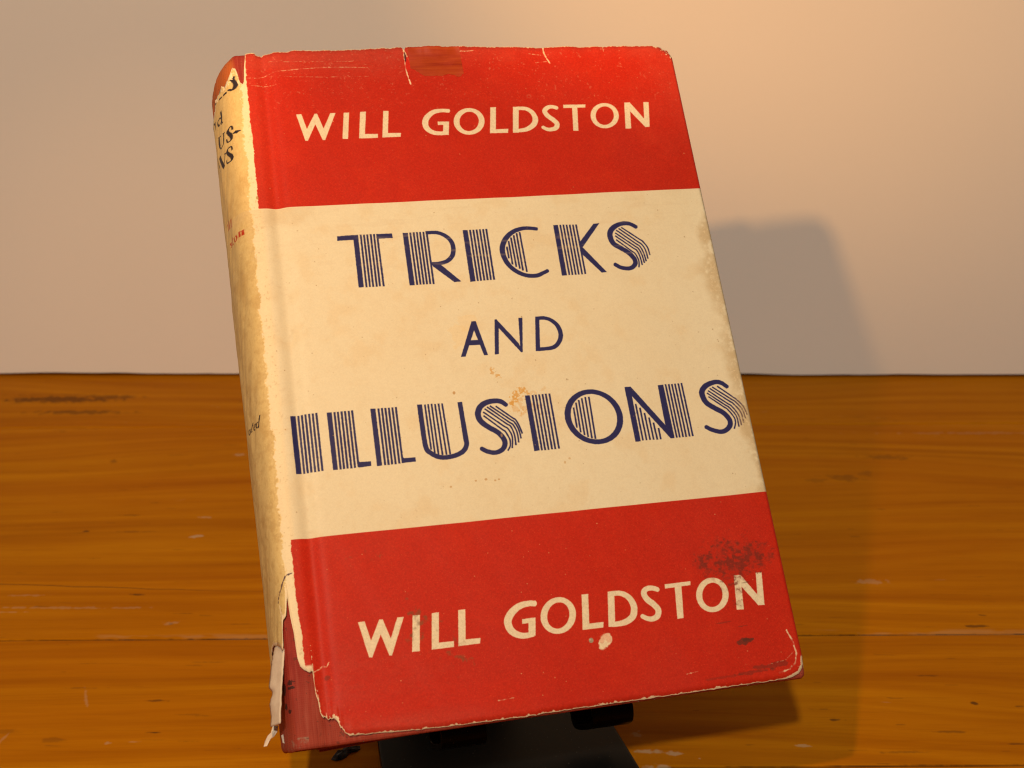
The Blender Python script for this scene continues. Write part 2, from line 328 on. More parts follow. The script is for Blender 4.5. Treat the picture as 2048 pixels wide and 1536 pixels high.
# ------------------------------------------------------------------ printed paper, drawn here at 10 px per mm
LET = json.loads('''[["P","b",[[19.84,130.64],[22.67,130.78],[25.59,130.79],[25.46,115.1],[24.06,115.12],[24.18,129.33],[19.8,129.3]],[0.0],0],["S","b",[[26.3,130.82],[26.19,115.05]],[0.387],0],["S","b",[[27.19,130.77],[27.11,115.1]],[0.387],0],["S","b",[[28.08,130.76],[27.99,115.09]],[0.387],0],["S","b",[[29.03,130.83],[28.94,115.05]],[0.387],0],["S","b",[[29.93,130.78],[29.81,115.09]],[0.387],0],["S","b",[[30.79,130.78],[30.82,115.02]],[0.387],0],["P","b",[[30.61,130.74],[34.91,130.69],[34.96,129.33],[30.83,129.3]],[0.0],0],["P","b",[[37.83,130.72],[39.27,130.68],[39.29,114.89],[37.86,114.87]],[0.0],0],["S","b",[[39.95,130.72],[39.94,114.92]],[0.387],0],["S","b",[[40.89,130.76],[40.86,114.93]],[0.387],0],["S","b",[[41.8,130.76],[41.76,114.92]],[0.387],0],["S","b",[[42.67,130.78],[42.66,114.9]],[0.387],0],["S","b",[[43.59,130.75],[43.55,114.92]],[0.387],0],["S","b",[[44.51,130.82],[44.49,114.86]],[0.387],0],["S","b",[[44.2,130.41],[47.41,130.28],[49.57,129.15],[50.98,127.39],[51.27,124.98],[50.59,122.88],[48.88,121.44],[46.86,120.97],[44.47,120.93]],[0.993,1.079,1.166,1.252,1.338,1.295,1.209,1.079,0.993],1],["P","b",[[44.86,120.62],[47.13,120.6],[52.21,115.18],[50.24,115.07],[45.01,120.1]],[0.0],0],["P","b",[[54.61,130.62],[56.04,130.59],[56.13,114.97],[54.64,114.9]],[0.0],0],["S","b",[[56.71,130.61],[56.76,114.97]],[0.386],0],["S","b",[[57.64,130.6],[57.66,115.01]],[0.386],0],["S","b",[[58.58,130.61],[58.59,115.02]],[0.386],0],["S","b",[[59.51,130.62],[59.52,115.05]],[0.386],0],["S","b",[[60.43,130.63],[60.43,115.06]],[0.386],0],["S","b",[[61.33,130.65],[61.35,115.06]],[0.386],0],["S","b",[[75.96,129.81],[73.61,130.21],[71.57,130.19],[68.92,129.38],[66.63,127.59],[65.09,124.83],[65.08,121.86],[66.24,119.05],[68.29,116.96],[70.86,115.73],[73.59,115.56],[75.46,116.25],[76.94,116.83]],[1.067,1.115,1.164,1.309,1.455,1.552,1.503,1.358,1.212,1.212,1.212,1.115,1.067],1],["S","b",[[70.65,129.14],[70.9,116.8]],[0.364],0],["S","b",[[69.73,128.87],[69.85,117.32]],[0.364],0],["S","b",[[68.8,128.29],[69.06,117.91]],[0.364],0],["S","b",[[67.94,127.6],[68.15,118.5]],[0.364],0],["S","b",[[67.12,126.61],[67.2,119.31]],[0.364],0],["S","b",[[66.36,124.89],[66.44,121.24]],[0.364],0],["P","b",[[80.64,130.74],[82.05,130.72],[82.11,115.1],[80.66,115.09]],[0.0],0],["S","b",[[82.7,130.76],[82.82,115.11]],[0.364],0],["S","b",[[83.61,130.71],[83.71,115.11]],[0.364],0],["S","b",[[84.53,130.66],[84.65,115.1]],[0.364],0],["S","b",[[85.45,130.61],[85.53,115.07]],[0.364],0],["S","b",[[86.37,130.56],[86.48,115.07]],[0.364],0],["S","b",[[87.3,130.54],[87.45,115.09]],[0.364],0],["P","b",[[92.43,130.51],[94.22,130.61],[88.04,123.35],[87.39,122.98],[87.32,124.85]],[0.0],0],["P","b",[[87.57,124.07],[88.19,123.15],[93.72,115.29],[92.21,115.19],[87.69,120.99],[87.11,121.36]],[0.0],0],["S","b",[[104.98,128.62],[103.04,129.85],[100.98,130.07],[98.76,129.38],[97.06,127.95],[96.59,126.03],[97.25,123.92],[99.07,122.43],[101.12,120.8],[102.44,118.79],[102.42,117.29],[101.32,116.26],[99.97,115.99],[97.98,116.47],[96.38,117.6]],[1.215,1.215,1.312,1.458,1.603,1.603,1.506,1.458,1.458,1.409,1.361,1.263,1.215,1.215,1.215],1],["S","b",[[100.37,128.88],[105.92,124.11],[106.99,122.11],[107.25,119.74]],[0.341],1],["S","b",[[99.53,128.59],[105.48,123.16],[106.21,121.46],[106.48,118.69]],[0.34],1],["S","b",[[98.73,128.08],[104.84,122.56],[105.51,120.53],[105.8,117.9]],[0.34],1],["S","b",[[98.25,127.27],[104.21,121.99],[104.89,120.02],[105.18,117.39]],[0.34],1],["S","b",[[98.08,126.36],[103.7,121.33],[104.27,119.23],[104.42,116.81]],[0.34],1],["S","b",[[98.2,125.11],[103.0,120.41],[103.63,118.17],[103.33,116.13]],[0.339],1],["P","b",[[49.04,93.17],[53.32,103.22],[54.5,103.23],[54.24,101.82],[50.32,93.17]],[0.0],0],["P","b",[[53.32,103.22],[54.5,103.23],[56.46,93.17],[55.38,93.14],[53.31,102.12]],[0.0],0],["S","b",[[51.21,97.03],[55.28,96.95]],[1.046],0],["P","b",[[59.71,103.27],[60.24,103.33],[60.61,101.37],[59.47,93.19],[58.33,93.16]],[0.0],0],["P","b",[[59.71,103.27],[60.24,103.33],[65.36,95.93],[66.04,93.23],[65.64,93.22],[60.3,101.04]],[0.0],0],["P","b",[[66.37,103.27],[67.52,103.32],[66.08,93.23],[65.48,93.57]],[0.0],0],["P","b",[[71.09,103.35],[72.25,103.32],[70.91,93.16],[69.67,93.21]],[0.0],0],["S","b",[[71.51,102.81],[73.49,102.76],[75.36,102.0],[76.86,100.32],[77.42,98.08],[76.93,96.03],[75.44,94.31],[73.59,93.76],[70.19,93.74]],[1.049,1.049,1.091,1.217,1.301,1.259,1.175,1.091,1.049],1],["P","b",[[2.72,80.58],[4.12,80.61],[4.25,65.06],[2.84,65.03]],[0.0],0],["S","b",[[4.81,80.61],[4.93,65.0]],[0.385],0],["S","b",[[5.71,80.64],[5.78,65.02]],[0.385],0],["S","b",[[6.61,80.67],[6.7,65.04]],[0.385],0],["S","b",[[7.54,80.66],[7.62,65.01]],[0.385],0],["S","b",[[8.46,80.66],[8.53,65.07]],[0.385],0],["S","b",[[9.39,80.71],[9.46,65.13]],[0.385],0],["P","b",[[12.04,80.57],[13.34,80.52],[13.37,65.07],[12.13,65.08]],[0.0],0],["S","b",[[14.04,80.53],[14.07,65.07]],[0.385],0],["S","b",[[14.91,80.56],[14.95,65.13]],[0.385],0],["S","b",[[15.86,80.56],[15.86,65.15]],[0.385],0],["S","b",[[16.76,80.55],[16.8,65.12]],[0.385],0],["S","b",[[17.69,80.56],[17.74,65.18]],[0.385],0],["S","b",[[18.59,80.61],[18.66,65.26]],[0.385],0],["P","b",[[18.67,67.14],[19.15,66.61],[21.95,66.56],[21.91,65.31],[18.59,65.16]],[0.0],0],["P","b",[[23.32,80.64],[24.68,80.59],[24.7,65.11],[23.36,65.13]],[0.0],0],["S","b",[[25.45,80.56],[25.47,65.14]],[0.385],0],["S","b",[[26.34,80.6],[26.36,65.16]],[0.386],0],["S","b",[[27.25,80.56],[27.27,65.18]],[0.386],0],["S","b",[[28.17,80.55],[28.18,65.16]],[0.386],0],["S","b",[[29.09,80.54],[29.15,65.22]],[0.386],0],["S","b",[[30.0,80.55],[30.03,65.3]],[0.386],0],["P","b",[[29.99,67.14],[30.53,66.56],[33.48,66.56],[33.48,65.38],[29.97,65.31]],[0.0],0],["S","b",[[36.28,80.73],[36.3,75.18],[36.49,69.14],[37.61,67.24],[40.08,65.87],[43.33,65.92],[46.03,66.95],[47.2,68.65],[47.23,70.58],[47.11,75.7],[47.01,80.49]],[1.324,1.324,1.324,1.278,1.233,1.233,1.278,1.324,1.37,1.278,1.233],1],["S","b",[[37.68,80.61],[37.8,68.18]],[0.343],0],["S","b",[[38.55,80.64],[38.63,67.15]],[0.343],0],["S","b",[[39.44,80.66],[39.54,66.66]],[0.343],0],["S","b",[[40.36,80.51],[40.58,66.49]],[0.343],0],["S","b",[[41.3,80.55],[41.62,66.44]],[0.343],0],["S","b",[[42.24,80.52],[42.6,66.49]],[0.343],0],["S","b",[[59.39,78.53],[58.0,79.69],[56.14,80.05],[53.95,79.74],[52.25,78.69],[51.35,76.8],[51.82,74.8],[53.68,72.92],[55.83,71.39],[57.12,69.69],[57.44,68.2],[56.81,66.81],[55.52,66.03],[54.19,65.84],[52.39,66.36],[50.88,67.35]],[1.236,1.328,1.373,1.465,1.556,1.602,1.556,1.465,1.419,1.419,1.419,1.328,1.282,1.236,1.236,1.19],1],["S","b",[[56.4,78.54],[61.25,74.22],[61.94,72.44],[62.45,70.31]],[0.344],1],["S","b",[[54.88,78.77],[60.81,73.65],[61.59,71.74],[61.94,69.02]],[0.344],1],["S","b",[[54.06,78.54],[60.34,72.95],[61.09,70.8],[61.14,67.99]],[0.343],1],["S","b",[[53.35,78.06],[59.68,72.52],[60.28,70.14],[60.26,67.34]],[0.343],1],["S","b",[[52.83,77.21],[58.88,71.93],[59.62,69.71],[59.15,66.64]],[0.343],1],["S","b",[[52.78,76.19],[58.06,71.19],[58.85,69.05],[58.74,67.36],[57.88,66.03]],[0.342],1],["P","b",[[64.72,80.88],[66.07,80.84],[66.38,65.33],[64.88,65.22]],[0.0],0],["S","b",[[66.84,80.83],[66.99,65.27]],[0.367],0],["S","b",[[67.72,80.83],[67.87,65.24]],[0.367],0],["S","b",[[68.64,80.85],[68.78,65.23]],[0.367],0],["S","b",[[69.57,80.85],[69.75,65.26]],[0.367],0],["S","b",[[70.49,80.85],[70.63,65.25]],[0.367],0],["S","b",[[71.47,80.87],[71.65,65.28]],[0.367],0],["S","b",[[89.76,72.35],[89.5,70.99],[88.97,69.72],[88.2,68.59],[87.21,67.64],[86.05,66.91],[84.77,66.43],[83.4,66.2],[82.0,66.25],[80.63,66.56],[79.34,67.13],[78.17,67.93],[77.17,68.93],[76.37,70.1],[75.81,71.4],[75.51,72.76],[75.48,74.15],[75.73,75.5],[76.23,76.78],[76.99,77.92],[77.96,78.88],[79.11,79.63],[80.4,80.14],[81.78,80.38],[83.19,80.35],[84.59,80.04],[85.9,79.47],[87.09,78.65],[88.1,77.63],[88.9,76.44],[89.46,75.13],[89.75,73.75],[89.76,72.35]],[1.699,1.685,1.647,1.59,1.522,1.455,1.397,1.359,1.346,1.359,1.397,1.455,1.522,1.59,1.647,1.685,1.699,1.685,1.647,1.59,1.522,1.455,1.397,1.359,1.346,1.359,1.397,1.455,1.522,1.59,1.647,1.685,1.699],1],["S","b",[[77.43,76.31],[77.45,70.59]],[0.344],0],["S","b",[[78.31,77.61],[78.26,69.23]],[0.344],0],["S","b",[[79.19,78.29],[79.18,68.33]],[0.344],0],["S","b",[[80.12,78.72],[80.06,67.76]],[0.344],0],["S","b",[[81.13,79.01],[81.03,67.3]],[0.344],0],["S","b",[[82.14,79.0],[81.96,67.05]],[0.344],0],["P","b",[[92.57,80.97],[94.29,80.91],[94.23,78.32],[94.36,65.34],[92.83,65.28]],[0.0],0],["P","b",[[92.57,80.97],[94.34,80.91],[102.22,69.08],[104.0,65.38],[102.84,65.4],[93.98,78.48]],[0.0],0],["P","b",[[102.1,80.79],[103.74,80.8],[104.01,65.44],[102.84,65.4],[102.05,68.95]],[0.0],0],["S","b",[[94.84,75.93],[95.01,65.47]],[0.357],0],["S","b",[[95.84,74.72],[96.03,65.46]],[0.356],0],["S","b",[[96.82,73.18],[97.03,65.46]],[0.356],0],["S","b",[[97.86,71.75],[98.04,65.42]],[0.356],0],["S","b",[[98.82,70.21],[99.07,65.33]],[0.356],0],["S","b",[[99.98,68.58],[100.05,65.38]],[0.355],0],["S","b",[[104.38,80.89],[104.65,65.44]],[0.358],0],["S","b",[[105.3,80.82],[105.49,65.44]],[0.358],0],["S","b",[[106.2,80.8],[106.47,65.44]],[0.358],0],["S","b",[[107.1,80.81],[107.36,65.44]],[0.358],0],["S","b",[[108.04,80.82],[108.34,65.44]],[0.358],0],["S","b",[[108.98,80.86],[109.25,65.47]],[0.358],0],["S","b",[[122.06,78.56],[120.56,79.92],[118.93,80.37],[116.52,79.82],[114.79,78.61],[114.25,77.08],[114.9,74.75],[116.82,73.02],[119.3,71.25],[120.57,69.16],[120.35,67.49],[118.8,66.22],[117.06,66.03],[114.95,66.78],[113.33,67.82]],[1.178,1.28,1.331,1.485,1.587,1.638,1.587,1.485,1.485,1.485,1.434,1.331,1.28,1.229,1.178],1],["S","b",[[119.1,79.12],[123.8,74.86],[125.35,72.73],[126.0,70.17]],[0.333],1],["S","b",[[117.57,79.05],[123.36,74.18],[124.88,71.91],[125.34,69.12]],[0.333],1],["S","b",[[116.8,78.68],[122.68,73.67],[124.28,71.11],[124.54,67.97]],[0.333],1],["S","b",[[116.16,78.07],[121.98,73.07],[123.42,70.47],[123.74,67.33]],[0.333],1],["S","b",[[115.74,77.39],[121.31,72.64],[122.77,70.1],[122.9,66.98]],[0.332],1],["S","b",[[115.94,76.32],[120.65,72.22],[122.01,69.89],[122.16,68.32],[121.41,66.46]],[0.332],1],["P","w",[[12.38,169.03],[13.83,169.1],[14.95,164.33],[17.55,169.13],[18.23,169.11],[19.56,164.28],[21.93,169.17],[23.38,169.12],[19.62,160.56],[18.97,160.59],[17.41,165.71],[14.86,160.56],[14.16,160.59]],[0.0],0],["P","w",[[25.69,169.13],[27.23,169.14],[26.03,160.68],[24.48,160.74]],[0.0],0],["P","w",[[30.33,169.2],[31.99,169.24],[30.93,162.06],[34.58,161.92],[34.44,160.67],[29.13,160.72]],[0.0],0],["P","w",[[36.92,169.29],[38.45,169.24],[37.42,162.06],[41.16,161.98],[40.87,160.73],[35.68,160.71]],[0.0],0],["S","w",[[55.97,168.7],[53.57,168.88],[51.24,168.41],[49.35,166.94],[48.48,165.21],[48.63,163.45],[49.86,162.06],[51.76,161.48],[54.29,161.45]],[1.184,1.184,1.41,1.635,1.748,1.692,1.466,1.241,1.184],1],["P","w",[[52.1,165.24],[55.44,165.21],[55.21,164.07],[52.02,164.18]],[0.0],0],["P","w",[[53.67,164.7],[55.44,165.21],[54.71,160.77],[53.07,161.15]],[0.0],0],["S","w",[[64.91,165.08],[64.77,164.35],[64.48,163.65],[64.08,163.0],[63.56,162.43],[62.96,161.96],[62.29,161.61],[61.59,161.4],[60.87,161.32],[60.16,161.39],[59.5,161.59],[58.9,161.93],[58.39,162.39],[57.99,162.95],[57.72,163.59],[57.58,164.29],[57.58,165.02],[57.72,165.75],[57.99,166.45],[58.4,167.11],[58.91,167.68],[59.51,168.15],[60.18,168.51],[60.89,168.73],[61.61,168.81],[62.32,168.75],[62.99,168.54],[63.59,168.2],[64.1,167.73],[64.5,167.17],[64.78,166.52],[64.92,165.82],[64.91,165.08]],[1.689,1.671,1.618,1.538,1.444,1.35,1.27,1.217,1.198,1.217,1.27,1.35,1.444,1.538,1.618,1.671,1.689,1.671,1.618,1.538,1.444,1.35,1.27,1.217,1.198,1.217,1.27,1.35,1.444,1.538,1.618,1.671,1.689],1],["P","w",[[68.09,169.43],[69.75,169.47],[68.68,162.15],[72.35,162.18],[72.1,160.87],[66.78,160.94]],[0.0],0],["P","w",[[74.82,169.37],[76.58,169.41],[75.18,160.78],[73.54,160.84]],[0.0],0],["S","w",[[75.02,168.74],[78.23,168.7],[80.09,167.49],[80.86,165.34],[80.18,163.41],[78.37,162.08],[76.25,161.55],[73.93,161.54]],[1.129,1.185,1.411,1.636,1.636,1.411,1.185,1.129],1],["S","w",[[87.99,168.5],[86.51,169.01],[85.15,168.79],[84.08,167.68],[84.58,166.19],[86.1,164.66],[87.06,163.32],[86.54,161.94],[84.99,161.45],[83.84,161.59],[82.56,162.35]],[1.186,1.186,1.298,1.468,1.524,1.524,1.524,1.411,1.242,1.129,1.129],1],["P","w",[[89.95,169.56],[96.78,169.46],[96.51,168.41],[89.83,168.47]],[0.0],0],["P","w",[[92.62,169.53],[94.22,169.48],[93.12,160.72],[91.59,160.77]],[0.0],0],["S","w",[[105.48,165.32],[105.3,164.61],[104.98,163.93],[104.55,163.3],[104.03,162.76],[103.42,162.33],[102.76,162.01],[102.06,161.83],[101.37,161.78],[100.7,161.88],[100.07,162.11],[99.52,162.47],[99.06,162.94],[98.71,163.51],[98.49,164.16],[98.4,164.85],[98.45,165.57],[98.63,166.29],[98.93,166.97],[99.36,167.6],[99.88,168.14],[100.49,168.58],[101.15,168.9],[101.85,169.09],[102.55,169.14],[103.23,169.05],[103.86,168.81],[104.41,168.45],[104.87,167.97],[105.22,167.4],[105.45,166.75],[105.53,166.05],[105.48,165.32]],[1.526,1.511,1.468,1.404,1.328,1.252,1.188,1.145,1.13,1.145,1.188,1.252,1.328,1.404,1.468,1.511,1.526,1.511,1.468,1.404,1.328,1.252,1.188,1.145,1.13,1.145,1.188,1.252,1.328,1.404,1.468,1.511,1.526],1],["P","w",[[108.71,169.64],[110.35,169.62],[110.03,166.89],[109.27,160.83],[107.53,160.83]],[0.0],0],["P","w",[[108.71,169.64],[110.39,169.68],[113.76,164.1],[115.02,161.14],[113.71,161.13],[109.79,166.9]],[0.0],0],["P","w",[[114.63,169.55],[116.28,169.53],[115.02,161.14],[113.49,161.53]],[0.0],0],["P","w",[[14.2,25.88],[15.83,26.0],[16.89,21.09],[19.44,26.03],[20.31,25.93],[21.72,21.02],[23.88,25.97],[25.53,25.96],[21.54,16.93],[20.9,17.01],[19.39,22.3],[16.69,17.02],[15.95,17.16]],[0.0],0],["P","w",[[27.71,26.04],[29.55,26.0],[28.4,17.15],[26.52,17.18]],[0.0],0],["P","w",[[32.52,26.04],[34.35,26.09],[33.33,18.62],[37.1,18.58],[36.96,17.13],[31.38,17.17]],[0.0],0],["P","w",[[39.19,26.04],[41.02,26.09],[40.08,18.65],[43.8,18.54],[43.51,17.23],[38.07,17.19]],[0.0],0],["S","w",[[58.92,25.44],[56.89,25.62],[54.42,25.12],[52.2,23.51],[51.19,21.56],[51.72,19.44],[53.36,18.14],[55.15,17.75],[57.29,17.96]],[1.459,1.459,1.66,1.911,1.962,1.861,1.61,1.408,1.358],1],["P","w",[[54.94,21.9],[58.4,21.96],[58.15,20.75],[54.76,20.75]],[0.0],0],["P","w",[[56.51,21.45],[58.4,21.96],[57.69,17.45],[55.81,17.29]],[0.0],0],["S","w",[[68.04,21.63],[67.84,20.87],[67.5,20.14],[67.04,19.47],[66.48,18.89],[65.83,18.42],[65.12,18.09],[64.39,17.89],[63.65,17.84],[62.93,17.94],[62.27,18.18],[61.69,18.56],[61.2,19.07],[60.83,19.67],[60.6,20.36],[60.5,21.1],[60.55,21.86],[60.75,22.63],[61.08,23.36],[61.53,24.03],[62.09,24.61],[62.74,25.08],[63.45,25.43],[64.19,25.63],[64.93,25.69],[65.65,25.59],[66.32,25.35],[66.91,24.96],[67.4,24.45],[67.77,23.84],[68.01,23.15],[68.1,22.4],[68.04,21.63]],[1.719,1.704,1.662,1.598,1.523,1.448,1.384,1.341,1.326,1.341,1.384,1.448,1.523,1.598,1.662,1.704,1.719,1.704,1.662,1.598,1.523,1.448,1.384,1.341,1.326,1.341,1.384,1.448,1.523,1.598,1.662,1.704,1.719],1],["P","w",[[71.19,26.35],[72.95,26.29],[71.95,18.84],[75.72,18.81],[75.42,17.42],[69.96,17.44]],[0.0],0],["P","w",[[78.13,26.31],[79.91,26.28],[78.58,17.32],[76.81,17.45]],[0.0],0],["S","w",[[78.36,25.68],[81.36,25.56],[83.43,24.27],[84.39,21.94],[83.77,19.52],[81.75,18.24],[79.4,17.89],[77.2,18.03]],[1.269,1.322,1.533,1.745,1.745,1.533,1.322,1.269],1],["S","w",[[91.68,25.35],[90.13,25.97],[88.51,25.87],[87.66,24.91],[88.17,23.31],[89.63,21.84],[90.64,20.25],[90.2,18.72],[88.63,18.1],[87.25,18.43],[86.09,19.14]],[1.218,1.271,1.377,1.536,1.642,1.642,1.642,1.483,1.324,1.218,1.218],1],["P","w",[[93.66,26.54],[100.68,26.6],[100.53,25.57],[93.53,25.42]],[0.0],0],["P","w",[[96.21,25.91],[98.08,25.85],[96.98,17.38],[95.31,17.35]],[0.0],0],["S","w",[[109.47,22.14],[109.26,21.4],[108.93,20.71],[108.48,20.08],[107.94,19.53],[107.31,19.1],[106.63,18.79],[105.93,18.63],[105.22,18.6],[104.54,18.72],[103.91,18.98],[103.36,19.37],[102.9,19.87],[102.56,20.47],[102.34,21.14],[102.26,21.87],[102.32,22.61],[102.52,23.34],[102.85,24.04],[103.29,24.67],[103.83,25.22],[104.46,25.66],[105.14,25.97],[105.85,26.15],[106.56,26.18],[107.25,26.06],[107.88,25.8],[108.44,25.41],[108.9,24.9],[109.24,24.29],[109.46,23.61],[109.53,22.88],[109.47,22.14]],[1.646,1.634,1.6,1.548,1.487,1.426,1.374,1.34,1.328,1.34,1.374,1.426,1.487,1.548,1.6,1.634,1.646,1.634,1.6,1.548,1.487,1.426,1.374,1.34,1.328,1.34,1.374,1.426,1.487,1.548,1.6,1.634,1.646],1],["P","w",[[112.79,26.77],[114.59,26.72],[114.27,23.9],[113.58,17.69],[111.61,17.81]],[0.0],0],["P","w",[[112.79,26.77],[114.59,26.72],[117.97,21.27],[119.42,18.21],[117.78,18.28],[114.13,23.77]],[0.0],0],["P","w",[[118.93,26.81],[120.56,26.78],[119.48,18.2],[117.75,18.54]],[0.0],0],["S","k",[[-3.77,182.33],[-3.91,181.36],[-3.5,180.57],[-3.24,179.61],[-3.63,178.59],[-4.2,178.18],[-5.2,178.72]],[0.32],1],["S","k",[[-2.5,183.83],[-2.5,182.8],[-2.5,180.76],[-2.5,179.62],[-2.5,179.24]],[0.229],1],["S","k",[[-5.96,178.27],[-7.72,178.21]],[0.364],1],["S","k",[[-8.47,178.27],[-10.67,178.48]],[0.318],1],["S","k",[[-12.2,179.04],[-13.82,179.15],[-17.67,181.04]],[0.272],1],["S","k",[[-10.38,174.73],[-10.1,172.65],[-10.38,170.93],[-9.81,170.71]],[0.294],1],["S","k",[[-10.67,172.75],[-12.2,173.41],[-13.82,173.38],[-14.15,172.69],[-13.16,171.71],[-11.58,171.51],[-10.38,171.81]],[0.248],1],["S","k",[[-18.03,175.69],[-17.67,173.16]],[0.315],1],["S","k",[[-17.67,174.96],[-19.51,175.95],[-21.76,176.67],[-22.52,175.18]],[0.225],1],["S","k",[[-14.49,168.65],[-14.83,167.13],[-14.49,165.54]],[0.448],1],["S","k",[[-15.53,169.11],[-12.2,167.79]],[0.157],1],["S","k",[[-14.83,166.25],[-13.82,164.77],[-12.2,164.2],[-10.67,164.69],[-9.81,167.32]],[0.201],1],["S","k",[[-10.67,167.57],[-8.99,167.14]],[0.157],1],["S","k",[[-5.38,165.95],[-5.38,166.9],[-5.96,167.3],[-6.8,167.09],[-7.48,166.47],[-7.02,165.59],[-6.37,164.86],[-5.96,163.9],[-6.16,163.19],[-7.25,163.19],[-8.22,163.58],[-8.47,164.67]],[0.18,0.18,0.225,0.269,0.404,0.449,0.449,0.359,0.269,0.225,0.202,0.18],1],["S","k",[[-4.85,164.45],[-3.63,165.1]],[0.494],1],["S","k",[[-6.16,160.04],[-6.37,161.07],[-7.25,161.42],[-8.47,161.44],[-8.99,160.74],[-7.97,159.54],[-7.02,158.67],[-6.58,157.71],[-7.02,157.16],[-8.47,157.29],[-9.81,157.84],[-9.81,158.76]],[0.178,0.178,0.238,0.268,0.386,0.446,0.446,0.357,0.268,0.238,0.208,0.178],1],["S","k",[[-15.88,163.16],[-12.2,157.8]],[0.504],1],["S","k",[[-10.1,161.17],[-12.2,157.9]],[0.148],1],["S","k",[[-18.77,164.09],[-16.59,158.82]],[0.148],1],["S","k",[[-10.97,161.34],[-9.53,160.92]],[0.178],1],["S","r",[[-10.97,140.99],[-11.27,138.59]],[0.377],1],["S","r",[[-13.16,141.48],[-13.16,139.01]],[0.348],1],["S","r",[[-15.53,141.83],[-15.53,139.64]],[0.319],1],["S","r",[[-5.2,134.9],[-5.2,133.33]],[0.405],1],["S","r",[[-6.58,135.0],[-6.58,133.4]],[0.376],1],["S","r",[[-6.37,134.74],[-5.38,134.6]],[0.232],1],["S","r",[[-8.47,134.65],[-9.53,134.45],[-9.53,133.45],[-8.47,133.24],[-7.97,133.78],[-8.47,134.65]],[0.26],1],["S","r",[[-11.27,135.57],[-11.89,133.82],[-10.97,133.37]],[0.317],1],["S","r",[[-12.2,135.24],[-10.38,134.72]],[0.173],1],["S","r",[[-12.84,134.77],[-14.49,135.12],[-13.16,133.98],[-14.49,134.06]],[0.288],1],["S","k",[[-5.57,82.05],[-6.8,78.97]],[0.163],1],["S","k",[[-6.37,80.47],[-7.48,80.42],[-7.97,79.59],[-7.48,79.2],[-6.58,79.55]],[0.163],1],["S","k",[[-9.81,80.08],[-8.47,80.19],[-8.73,80.7],[-9.81,80.51],[-10.38,79.7],[-9.26,79.18]],[0.163],1],["S","k",[[-10.38,81.56],[-12.51,79.95],[-11.58,79.54]],[0.163],1],["S","k",[[-11.58,80.97],[-10.1,80.89]],[0.109],1],["S","k",[[-13.49,80.91],[-14.83,80.79],[-15.18,79.9],[-14.15,79.84],[-12.84,80.54],[-13.82,79.58]],[0.163],1],["S","k",[[-15.53,81.32],[-16.94,80.64]],[0.135],1]]''')
PX = 10.0; A0, A1, B0, B1 = -52.0, 134.0, -4.0, 194.0
